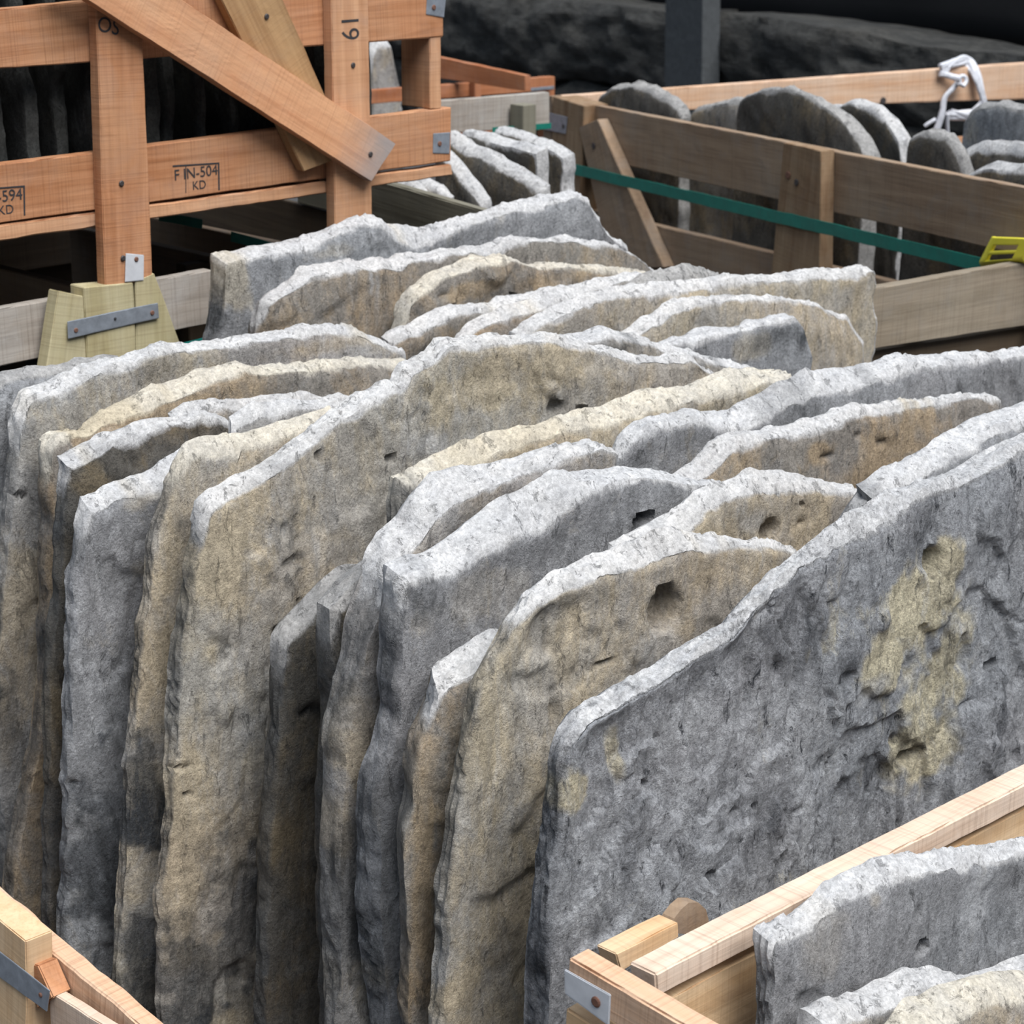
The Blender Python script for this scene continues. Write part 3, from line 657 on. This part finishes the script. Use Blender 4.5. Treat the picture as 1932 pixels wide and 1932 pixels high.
# ------------------------------------------------------------------ small reddish crate behind
_p = ray(1047, 144); _p = CAMP + _p*(8.5/_p[1]); kk = (_p[0]-_p[1])*R2; OA = PA(kk); ob = (_p[0]+_p[1])*R2
oc = empty('wooden_crate', base_at(OA, 900, 180), 'low reddish wooden crate in the background, beyond the end post of the orange crate', 'crate')
board('front_rail', OA, [(690,171),(1047,144),(1046,170),(690,197)], .03, 'red', oc, cell=.04)
board('front_rail', OA, [(690,230),(1047,203),(1046,240),(690,270)], .03, 'red', oc, cell=.04)
board('side_rail', PB(ob-.55), [(780,98),(991,143),(991,172),(780,140)], .03, 'red', oc, cell=.04)
board('post', OA, [(896,155),(908,154),(908,184),(896,185)], .03, 'red', oc, off=.031, to_z=0)
board('corner_post', OA, [(1030,146),(1047,145),(1047,240),(1030,240)], .05, 'red', oc, off=-.03, to_z=0)
m = board('metal_plate', OA, [(1002,166),(1046,162),(1046,168),(1002,172)], .002, M_zinc, oc, off=.002, wear=.0004)
slab(0, [(705,110,.02),(715,84,.03),(740,88,.03),(748,130,.02),(758,175,.02)], None, None, .06, 'grey', 'pale', 'pale upright stone seen through the gap beside the end post of the orange crate', 'stones in the reddish crate', plane=OA.shift(-.15), cell=.02, bot=.3)

# ------------------------------------------------------------------ main crate: pieces seen around the main row
mn = empty('wooden_crate', (-.9, 3.1, 0), 'pine crate holding the main row of slabs, near side at bottom left', 'crate')
BL = PB((2.26)/1.4142)
board('near_side_rail', BL, [(-120,1610),(300,1966),(300,2210),(-120,1800)], .034, 'peach', mn, cell=.02, wear=.003, rough=.002, off=0)
board('post', BL, [(-60,1690),(48,1776),(50,1960),(-60,1960)], .05, 'pine', mn, off=.052, to_z=0)
board('cleat', BL, [(50,1816),(72,1822),(100,1882),(70,1905)], .035, 'orange', mn, off=.037)
m = board('metal_strip', BL, [(-60,1748),(93,1869),(88,1909),(-60,1800)], .002, M_zinc, mn, off=.056, wear=.0004); nail(BL, 77, 1877, .056, m, .004, M_rust)
board('lower_board', BL, [(93,1870),(210,1945),(210,2010),(96,1960)], .02, 'palepine', mn, off=.03)
_pp = ray(1652, 543); _pp = CAMP + _pp*(5.08/_pp[1]); Kp = Plane(np.array([math.sin(math.radians(40)), -math.cos(math.radians(40))]), 0); Kp = Plane(Kp.n[:2], float(Kp.n[:2] @ _pp[:2]))
board('far_rail', Kp, [(1560,560),(1955,492),(1955,611),(1560,672)], .035, 'plank', mn, cell=.02)['label'] = 'grey plank at the right edge'
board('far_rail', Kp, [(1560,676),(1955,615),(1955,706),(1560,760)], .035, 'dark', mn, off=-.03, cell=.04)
for x in (1700, 1912): board('far_post', Kp, [(x,600),(x+40,594),(x+40,700),(x,700)], .04, 'fencegrey', mn, off=-.05, to_z=0)
for k in range(5): hb('deck_board', 1.75+.42*k, 1.9+.42*k, -3.6, -1.72, .07, .1, 'brown', mn)
for s_ in (-3.5, -2.6, -1.8): hb('bearer', 1.72, 3.65, s_, s_+.09, 0, .07, 'brown', mn)

# ------------------------------------------------------------------ near right crate
SB = -1.56; B0 = PA(SB)
bc = empty('wooden_crate', base_at(B0, 1300, 1900), 'pale pine crate with a white metal plate at the bottom right', 'crate')
t_ = board('top_rail', B0, [(1236,1838),(1990,1450),(1990,1492),(1240,1882)], .046, 'palepine', bc, cell=.02, wear=.003); t_['label'] = 'bleached pale top rail'
board('side_board', B0, [(1264,1884),(1990,1496),(1990,1640),(1340,1990)], .025, 'pine', bc, off=-.012, cell=.02)
_e = B0.at(1075, 1808); EBp = PB(0); EBp = PB(-float(EBp.n @ _e))
board('end_board', EBp, [(1072,1806),(1420,2010),(1420,2110),(1068,1870)], .035, 'peach', bc, cell=.015, wear=.003)
board('end_board', EBp, [(1066,1900),(1420,2130),(1420,2260),(1062,1990)], .035, 'pine', bc, cell=.02, wear=.003, off=-.006)
m = board('metal_plate', EBp, [(1065,1828),(1151,1878),(1149,1936),(1066,1874)], .002, M_zincpale, bc, off=.003, wear=.0006); nail(EBp, 1125, 1890, .003, m, .007, M_rust)
board('cleat', B0, [(1162,1800),(1281,1740),(1283,1768),(1172,1834)], .035, 'pine', bc, off=-.062)
hb_ = B0.shift(-.075)
pts = [hb_.at(x, y) for x, y in ((1262,1760),(1272,1733),(1285,1716),(1300,1703),(1318,1703),(1332,1716),(1337,1735),(1337,1765))]
V = [tuple(p) for p in pts] + [tuple(p - hb_.n*.02) for p in pts]; n_ = len(pts)
ro = link_mesh('rounded_cleat', np.array(V), [tuple(reversed(range(n_))), tuple(range(n_, 2*n_))] + [(i, (i+1) % n_, n_+(i+1) % n_, n_+i) for i in range(n_)], [WD['brown']], Matrix.Translation(Vector(V[0])), bc)
def hbB(name, *a_, **k): return hb(name, *a_, **k)
_ae = float(np.array([R2, R2]) @ _e[:2])
for a_ in (_ae+.04, _ae+1.15): hb('corner_post', a_, a_+.05, SB-.05, SB-.012, 0, .62, 'pine', bc)
for k in range(3): hb('deck_board', _ae+.1+.45*k, _ae+.25+.45*k, SB, SB+.6, .07, .1, 'brown', bc)
# ------------------------------------------------------------------ main row of slabs (each on its own plane, front to back)
slab(-1.79, [(1123,1370,.01),(1161,1343),(1242,1297),(1312,1247),(1398,1197),(1443,1141),(1498,1086),(1523,1064),(1564,1046,.02),(1629,1013,.035),(1704,965,.03),(1745,938),(1815,915),(1932,850),(2000,820)],
     [(1108,1385),(1096,1400),(1082,1440),(1076,1488),(1068,1560),(1060,1620),(1050,1700),(1045,1800),(1037,1932)], None, .05, 'char', 'pale', rise=.008, cell=.0065, bump=1.9, jag=.003,
     label='largest dark blue-grey slab with yellow staining and a small hole, frontmost of the main row',
     pits=[(1758,1060,20,36,.035),(1725,1438,30,20,.02),(1870,1255,12,14,.02),(1322,1655,14,22,.02),(1590,1280,26,20,.012),(1220,1480,12,8,.01),(1460,1620,12,20,.008),(1700,1400,14,14,.01),(1380,1530,12,9,.008),(1405,1555,8,8,.008),(1350,1570,9,6,.006),(1420,1520,7,9,.008),(1640,1440,16,8,.008),(1660,1500,10,12,.008),(1600,1600,14,6,.006),(1500,1525,18,5,.008),(1230,1595,16,6,.006),(1310,1365,14,6,.005),(1250,1395,6,14,.006),(1170,1640,7,7,.006),(1460,1150,5,20,.008),(1570,1140,20,8,.006),(1830,1330,30,6,.006),(1900,1420,8,16,.006),(1560,1440,40,20,.006)],
     blobs=[(1745,1130,85,110,0,1.),(1670,1260,65,80,0,.9),(1745,1400,80,120,0,.8),(1800,1230,50,120,0,.9),(1095,1500,26,40,0,.9),(1170,1440,14,55,0,.6),(1640,1300,50,30,2,.8),(1500,1190,120,60,1,.5),(1590,1250,40,70,1,.7),(1400,1560,130,90,1,.45),(1100,1680,60,90,2,.6),(1300,1380,80,60,2,.5),(1850,1160,70,120,2,.35),(1740,1010,60,40,1,.4),(1850,1380,70,90,1,.45),(1640,1480,90,60,1,.55),(1450,1350,90,50,2,.35)])
slab(-1.895, [(1650,945,.02),(1700,925,.03),(1763,893,.02),(1804,866),(1870,826),(1932,804),(2000,780)], [(1655,955),(1630,985),(1600,1030),(1580,1100)], None, .05, 'blue', 'pale', rise=.02,
     label='slab with a pale broken top directly behind the largest dark slab at the right edge', blobs=[(1640,960,40,50,1,.7)])
slab(-1.965, [(1018,1145,.01),(1060,1120,.015),(1096,1106,.02),(1150,1085,.025),(1201,1071,.03),(1287,1043,.035),(1342,1036,.02),(1403,1028,.006),(1463,1038,.004),(1511,1046,.004)],
     [(1000,1170),(980,1194),(950,1245),(937,1275),(921,1310),(906,1360),(898,1400),(883,1488),(868,1595),(855,1703),(850,1811),(838,1932)], [(1530,1100)], .045, 'tan', 'pale', cell=.007,
     label='tan slab with a square dark notch in its face, behind the largest dark slab', pits=[(1258,1152,36,52,.042),(1045,1215,8,30,.008),(1050,1330,7,50,.008),(1140,1255,30,9,.008)],
     blobs=[(1090,1230,40,110,0,.5),(1350,1070,60,40,0,.4),(1250,1230,60,40,2,.4),(1050,1340,14,60,1,.5),(985,1800,50,90,1,.5),(870,1880,40,60,0,.7),(1010,1260,30,20,3,1.)])
slab(-2.045, [(1190,1060,.02),(1300,1000,.02),(1340,962,.02),(1378,945,.02),(1397,935,.02),(1438,930,.03),(1500,928,.03),(1570,927,.012),(1614,928,.01),(1630,930,.01)], [(1180,1090)], [(1640,960),(1600,1040)], .05, 'tan', 'pale',
     label='smooth buff slab with a ragged hole, behind the tan slab with a square dark notch', pits=[(1458,1003,22,26,.035),(1518,950,10,6,.01),(1518,985,12,6,.01)], blobs=[(1420,990,40,24,2,.5),(1500,960,90,60,2,.12)])
slab(-2.045, [(831,1311,.02),(860,1290,.02),(906,1259,.02),(960,1225,.02),(1000,1215,.0)], [(829,1325),(820,1360),(807,1393),(790,1423),(781,1466),(777,1531),(769,1574),(766,1638),(773,1725),(777,1789),(777,1932)], None, .055, 'brown', 'pale', lrise=.03, cell=.008,
     label='narrow brown slab with a bright white chipped top corner, left of the square-notched tan slab', blobs=[(800,1600,20,260,0,.5),(770,1880,20,70,0,.6)])
slab(-2.13, [(770,1100,.015),(800,1092,.02),(828,1090,.025),(875,1074,.03),(921,1043,.035),(968,1018,.045),(1035,990,.055),(1080,960,.05),(1110,935,.03),(1161,910,.012),(1201,905,.01),(1262,907,.008),(1320,915,.005),(1377,926,.003)],
     [(766,1150),(763,1200),(757,1260),(752,1300),(757,1350),(740,1430),(718,1480),(714,1560),(718,1700),(725,1800),(735,1932)], [(1385,960)], .055, 'blue', 'pale', cell=.0075,
     label='broad blue-grey slab with a ragged hole near its top, mid main row', pits=[(1212,980,24,22,.035),(1203,1000,12,18,.03)],
     blobs=[(900,1130,120,60,0,.25),(810,1130,40,50,1,.6),(1050,1080,160,60,2,.2),(700,1870,30,60,0,.7),(690,1700,14,80,0,.6),(720,1560,60,160,1,.6),(700,1820,60,120,1,.7),(1000,960,60,20,0,.2)])
slab(-2.215, [(735,1095,.03),(760,1062,.035),(800,1020,.03),(830,975,.03),(860,950,.04),(912,930,.03),(960,912,.02),(990,900,.02),(1040,880,.02),(1072,868,.015),(1140,850,.012),(1170,860,.0)],
     [(728,1130),(712,1165),(700,1200),(690,1260),(672,1330),(655,1400),(650,1500),(640,1640),(645,1932)], None, .055, 'grey', 'pale', cell=.008,
     label='lumpy pale grey slab with a rounded white knob at its left end', blobs=[(700,1150,30,20,2,.8),(668,1440,14,60,0,.7),(850,1000,60,50,2,.3),(648,1560,12,60,0,.6),(650,1700,40,200,1,.8),(690,1330,30,90,1,.6)])
slab(-2.205, [(1290,918,.01),(1333,903,.02),(1370,862,.02),(1394,843,.012),(1435,829,.0),(1488,825,.01),(1583,800,.014),(1628,784,.014),(1693,776,.01),(1755,767,.006),(1837,753,.002),(1878,751,.002),(1888,755,0)], None, [(1887,785),(1875,830)], .05, 'brown', 'pale', jag=.002,
     label='rust-stained brown slab with a square broken end, behind the smooth buff slab', blobs=[(1540,850,40,25,0,.9),(1700,840,110,60,0,.85),(1640,880,70,40,0,.4),(1600,870,40,40,2,.25),(1850,780,40,20,1,.3)],
     pits=[(1620,822,10,5,.008),(1560,862,18,5,.008),(1660,835,30,4,.006)])
slab(-2.285, [(643,1158,.005),(680,1112,.005),(730,1062,.0),(780,1020,.0)], [(640,1200),(645,1300),(648,1390),(645,1500),(642,1700),(640,1932)], None, .062, 'dull', 'dull', cell=.01,
     label='dark narrow slab end with rust flecks, just left of the lumpy pale grey slab', blobs=[(600,1600,20,60,0,.5)])
slab(-2.31, [(1177,866,.0),(1193,840,.01),(1222,818,.012),(1275,803,.012),(1337,797,.012),(1353,808,.02),(1402,812,.03),(1468,778,.035),(1542,745,.04),(1591,739,.035),(1665,718,.025),(1718,696,.02),(1837,681,.01),(1932,673,.008),(2000,665,.01)], None, None, .05, 'blue', 'pale',
     label='long dark blue-grey slab with a wide white sloping top, reaching the right edge', blobs=[(1280,830,80,30,1,.3),(1480,790,70,30,1,.55),(1650,740,60,26,1,.5),(1850,720,120,40,1,.45),(1590,700,40,20,2,.6)])
slab(-2.40, [(768,914,.004),(790,922,.012),(815,918,.03),(850,905,.035),(900,882,.035),(930,862,.03),(1000,832,.018),(1060,818,.015),(1100,810,.022),(1200,785,.025),(1240,775,.03),(1337,750,.015),(1400,735,.035),(1470,722,.02),(1500,714,.01)],
     [(766,950),(762,1000),(756,1050),(748,1120)], None, .045, 'tan', 'tan', label='sandy slab with a dark brown left end standing behind the lumpy pale grey slab', blobs=[(764,970,22,70,1,1.),(785,935,24,26,1,.9),(1000,850,200,30,0,.5)])
slab(-2.42, [(546,1222,.012),(577,1190,.015),(608,1152,.015),(640,1122,.015),(670,1092,.01),(690,1075,0)], [(543,1260),(538,1330),(533,1420),(528,1500),(520,1600),(515,1760),(505,1932)], None, .05, 'dull', 'dull', cell=.01,
     label='dark narrow slab with a pinkish top, just right of the largest buff slab', blobs=[(600,1160,40,30,1,.4),(520,1500,20,200,0,.25)], pits=[(575,1345,22,8,.01)])
slab(-2.55, [(397,969,.012),(472,922,.012),(551,871,.01),(649,792,.008),(700,757),(760,742),(781,709),(825,683),(847,656,.01),(914,652,.01),(1000,648,.008),(1048,645,.008),(1065,652,.012),(1111,654,.008),(1159,672,.008),(1203,687,.01),(1260,684,.008),(1309,683,.006),(1345,704,.0)],
     [(390,1000),(378,1060),(370,1130),(358,1200),(352,1250),(343,1300),(335,1440),(330,1560),(322,1640),(313,1700),(312,1800),(318,1932)], [(1380,740)], .045, 'tan', 'pale', rise=.01, cell=.0065, bump=1.25,
     label='largest buff slab, dark chips down its broad face, in the middle of the main row', 
     pits=[(1050,770,18,14,.015),(1093,772,10,6,.01),(545,1060,18,14,.008),(530,1000,8,20,.008),(600,860,7,12,.008),(735,865,8,8,.012),(560,1140,8,14,.008),(520,1190,8,14,.01),(430,1220,6,14,.006),(340,1450,20,5,.008),(355,1500,10,5,.01)],
     blobs=[(540,990,22,160,1,.35),(530,1080,30,18,1,.7),(900,740,80,60,0,.75),(430,1120,50,120,0,.5),(820,840,50,25,2,.6),(640,1000,60,100,2,.25),(680,830,60,60,1,.15),(395,1830,110,170,1,1.),(455,1640,60,150,1,.8),(350,1760,14,80,0,.4),(350,1500,30,120,0,.35),(1030,700,140,50,0,.35)])
slab(-2.64, [(361,868,.02),(400,862,.03),(450,866,.035),(457,846,.02),(475,846,.02),(527,826,.02),(590,802,.015),(640,782,.01)],
     [(345,900),(326,945),(303,1003),(292,1043),(288,1097),(283,1151),(275,1200),(262,1300),(252,1400),(248,1500),(238,1600),(232,1700),(228,1850),(235,1932)], None, .035, 'tan', 'tan', cell=.0085,
     label='buff slab with a small broken top ledge, just left of the largest buff slab', blobs=[(350,985,26,26,1,.8),(330,1130,40,60,0,.4),(275,1540,34,150,1,1.),(270,1810,50,200,1,1.),(420,900,40,20,0,.4)])
slab(-2.695, [(450,812,.02),(492,788,.025),(520,786,.02),(551,776,.015),(600,774,.01),(650,766,.008)], None, None, .03, 'grey', 'pale', label='short grey slab top behind the small broken ledge', cell=.012)
slab(-2.73, [(176,968,.02),(205,960,.02),(237,941,.02),(293,926,.025),(323,909,.025),(347,885,.015),(361,868,.01)],
     [(168,1010),(157,1080),(150,1140),(146,1200),(144,1224),(141,1300),(139,1400),(134,1600),(132,1750),(135,1932)], [(350,930),(320,1010)], .036, 'blue', 'pale', cell=.0075,
     label='smooth blue-grey slab with a sharp white top corner at the left', blobs=[(200,1150,60,100,2,.35),(290,940,40,14,0,.4),(200,1320,50,120,2,.15),(200,1640,80,260,1,.85)], pits=[(135,1480,10,10,.01)])
slab(-2.80, [(127,880,.012),(151,876,.02),(188,860,.02),(215,841,.015),(264,825,.02),(296,809,.015),(334,801,.008),(371,790,.006),(407,788,.002),(431,796,.0),(447,806,.0)],
     [(127,950),(125,1030),(120,1100),(112,1150),(105,1200),(100,1300),(97,1400),(100,1500),(92,1700)], None, .036, 'dull', 'pale', bump=2.0, cell=.0075,
     label='rough dark slab with layered cracks and a dark square left end', blobs=[(165,930,30,40,0,.6),(130,1060,18,120,0,.2),(100,1550,40,180,1,.8),(330,830,80,20,1,.3)])
slab(-2.865, [(334,795,.01),(363,773,.01),(398,766,.006),(431,769,.01),(447,774,.015),(480,769,.015),(520,766,.016),(560,757,.01),(620,755,.004),(662,760,0)], None, None, .04, 'brown', 'pale', cell=.012,
     label='brown-faced slab showing a thin strip behind the rough dark layered slab', blobs=[(420,785,30,20,1,.5)])
slab(-2.93, [(100,848,.01),(118,830,.005),(169,822,.0),(216,800,.012),(252,786,.015),(334,757,.022),(393,727,.015),(429,709,.008),(464,697,.004),(496,708,.004),(530,705,.008),(566,702,.006),(590,700,.006),(669,688),(740,688),(800,692)],
     [(99,900),(98,1000),(95,1100),(93,1200),(92,1300),(78,1400),(60,1500),(40,1600),(25,1700)], None, .05, 'brown', 'tan', rise=.004, cell=.009,
     label='yellowish-brown slab with a golden left end, second from the left in the main row', blobs=[(250,800,140,24,0,.9),(80,1000,30,200,0,.9),(60,1300,30,200,0,.6),(600,720,120,14,1,.3)])
slab(-3.02, [(44,796,.01),(50,786,.012),(62,762,.015),(100,741,.014),(132,737,.02),(160,722,.016),(188,707,.01),(242,688,.006),(275,674,.004),(393,658),(511,646),(559,635),(629,627),(669,633,.01),(728,650,.012),(762,660,.0)],
     [(42,830),(38,870),(30,922),(26,963),(20,1020),(12,1100),(5,1200),(-5,1350)], [(770,720)], .05, 'grey', 'pale', rise=.006, cell=.008,
     label='wide grey-brown slab whose pale top runs up from the left, behind the golden-ended slab', blobs=[(290,700,40,30,1,.5),(650,645,110,14,0,.5),(480,668,24,12,1,.4),(150,800,120,60,0,.3),(15,1450,60,260,1,.8)], pits=[(37,935,9,9,.01)])
slab(-3.12, [(-80,752),(0,731),(16,720),(75,712),(120,707),(180,694),(240,690)], None, None, .05, 'blue', 'dull', cell=.012, label='dark slab cut by the left edge, behind the wide grey-brown slab', rise=.008)
G2 = 'stone slabs stacked on edge at the back of the main row'
slab(-2.65, [(1060,668,0),(1080,652,.01),(1115,648,.01),(1160,634,.012),(1230,652,.015),(1290,672,.015),(1330,680,.01),(1400,696,.01),(1445,704,.0)], None, None, .05, 'grey', 'pale', group=G2, cell=.012, label='slab with a white peaked top and a dark patch, behind the largest buff slab', blobs=[(1170,655,50,16,1,.8),(1350,695,40,10,1,.6)])
slab(-2.74, [(1260,655,.0),(1289,650,.006),(1318,644,.006),(1347,635,.012),(1367,632,.012),(1410,627,0),(1434,620,0),(1482,605,0),(1504,601,0),(1521,625,0),(1535,673,0)], None, None, .045, 'blue', 'pale', group=G2, cell=.01, label='dark-faced slab rising to a small pointed corner', blobs=[(1480,630,60,24,1,.7),(1420,655,40,24,0,.5),(1515,640,12,20,1,.9)])
slab(-2.83, [(1180,650,.01),(1227,624,.02),(1265,600,.016),(1290,588,.014),(1338,572,.006),(1367,568,.006),(1482,565,.0),(1507,567,0),(1550,581,0),(1598,602,0),(1630,650,0)], None, None, .045, 'tan', 'pale', group=G2, cell=.01, label='buff slab with an arched top, behind the dark-faced pointed slab')
slab(-2.92, [(985,640,.01),(1000,628,.01),(1072,592,.015),(1164,560,.012),(1227,557,.02),(1289,550,.018),(1386,535,.016),(1463,531,.01),(1579,526,.02),(1593,521,.01),(1620,520,.01),(1652,512,.008)], None, [(1655,540),(1650,565),(1657,610),(1650,680)], .05, 'tan', 'pale', group=G2, cell=.009,
     label='buff slab with a squared right end beside the grey plank', blobs=[(1580,570,60,26,2,.35),(1240,575,26,10,1,.4),(1620,560,30,60,1,.2)])
slab(-3.0, [(1180,552,0),(1230,537,.02),(1300,525,.025),(1340,517,.015),(1362,520,0)], None, None, .05, 'grey', 'dull', group=G2, cell=.012, label='small rounded grey slab top showing behind the buff slab with the squared end')
slab(-3.07, [(875,645,.0),(905,622,.01),(928,610,.012),(1003,589,.02),(1050,572,.02),(1092,563,.02),(1137,545,.015),(1217,522,.005),(1235,530,0)], None, None, .05, 'brown', 'pale', group=G2, cell=.01, label='pinkish-topped slab third behind the buff slab with the squared end', blobs=[(1000,600,60,14,0,.4)])
slab(-3.15, [(745,650,.01),(798,629,.018),(843,604,.02),(870,591,.016),(905,589,.01),(941,592,.01),(959,576,.008),(1039,553,.002),(1100,545,0)], None, None, .05, 'brown', 'pale', group=G2, cell=.01, label='brown slab with a gently sloping pale top, in front of the rough folded slab', blobs=[(980,580,50,10,0,.6)])
slab(-3.24, [(776,580,0),(790,560,.0),(825,531,.006),(870,516,.01),(901,504,.012),(976,494,.006),(1021,507,.0),(1074,505,0),(1150,512,0),(1220,520,0),(1250,530,0)], [(772,600),(765,640)], None, .05, 'brown', 'tan', group=G2, cell=.009, bump=2.6, label='rough folded brown slab with knobbly layered face', blobs=[(900,545,60,16,0,.7),(950,540,50,20,1,.6),(1060,525,90,14,0,.5),(790,600,14,40,1,.6)])
slab(-3.34, [(505,578,.0),(545,554,.006),(589,525,.012),(629,516,.012),(674,507,.01),(709,509,.016),(758,509,.02),(772,496,.012),(807,491,.01),(870,478,.006),(932,480,.018),(985,456,.006),(1048,456,0),(1110,460,0),(1159,465,0),(1199,482,0),(1239,511,0)], [(500,590),(492,620)], None, .055, 'brown', 'pale', group=G2, cell=.009,
     label='grey-brown slab with a pale vein down its face, second from the back', blobs=[(712,580,4,70,2,1.),(700,540,3,30,2,1.),(740,620,3,30,2,.8),(510,610,24,40,1,.5)], rise=.008)
slab(-3.46, [(427,498,.015),(469,488,.012),(527,478,.015),(603,460,.01),(647,436,.006),(690,422,.008),(718,420,.008),(740,440,.02),(760,458,.035),(790,468,.045),(825,456,.03),(870,432,.016),(936,410,.014),(1025,391,.02),(1092,369,.008),(1110,378,0),(1119,398,0),(1146,442,0),(1186,471,0)],
     [(428,530),(425,580),(420,650)], [(1195,500)], .055, 'blue', 'pale', group=G2, cell=.008, label='tallest blue-grey slab with a wavy humped white top, furthest back against the crates',
     blobs=[(445,540,26,60,0,.9),(620,475,60,14,0,.4),(700,450,60,26,2,.5),(770,445,40,24,0,.5),(540,500,60,24,1,.3),(1000,420,100,24,2,.35)])
# slabs in the near right crate
G3 = 'stone slabs in the near right crate'
slab(-1.48, [(1463,1786,.012),(1530,1757,.012),(1598,1699,.014),(1646,1680,.016),(1709,1656,.018),(1791,1641,.016),(1932,1617,.02),(2000,1600,.02)], [(1461,1840),(1460,1932)], None, .045, 'blue', 'pale', group=G3, cell=.0065, label='blue-grey slab with a round drilled hole, inside the near right crate', rise=.015,
     pits=[(1738,1790,17,24,.04),(1720,1680,4,24,.006),(1730,1720,4,20,.006),(1625,1865,14,6,.004)], blobs=[(1850,1700,60,60,2,.6),(1560,1780,60,60,0,.2),(1730,1830,16,14,2,.8),(1650,1700,14,20,0,.4),(1900,1900,60,60,1,.1)])
slab(-1.40, [(1560,1940,.01),(1600,1925,.012),(1655,1920,.012),(1700,1895,.02),(1760,1870,.02),(1800,1862,.02),(1855,1878,.015),(1932,1850,.015),(2000,1830,.015)], [(1555,1970)], None, .05, 'grey', 'pale', group=G3, cell=.009, label='grey slab with a lumpy broken top at the bottom right corner', rise=.02)
slab(-1.31, [(1690,2000,.0),(1760,1940,.02),(1830,1925,.03),(1860,1900,.02),(1932,1890,.03),(2000,1880,.02)], None, None, .05, 'tan', 'tan', group=G3, cell=.012, label='buff slab corner lowest at the bottom right')
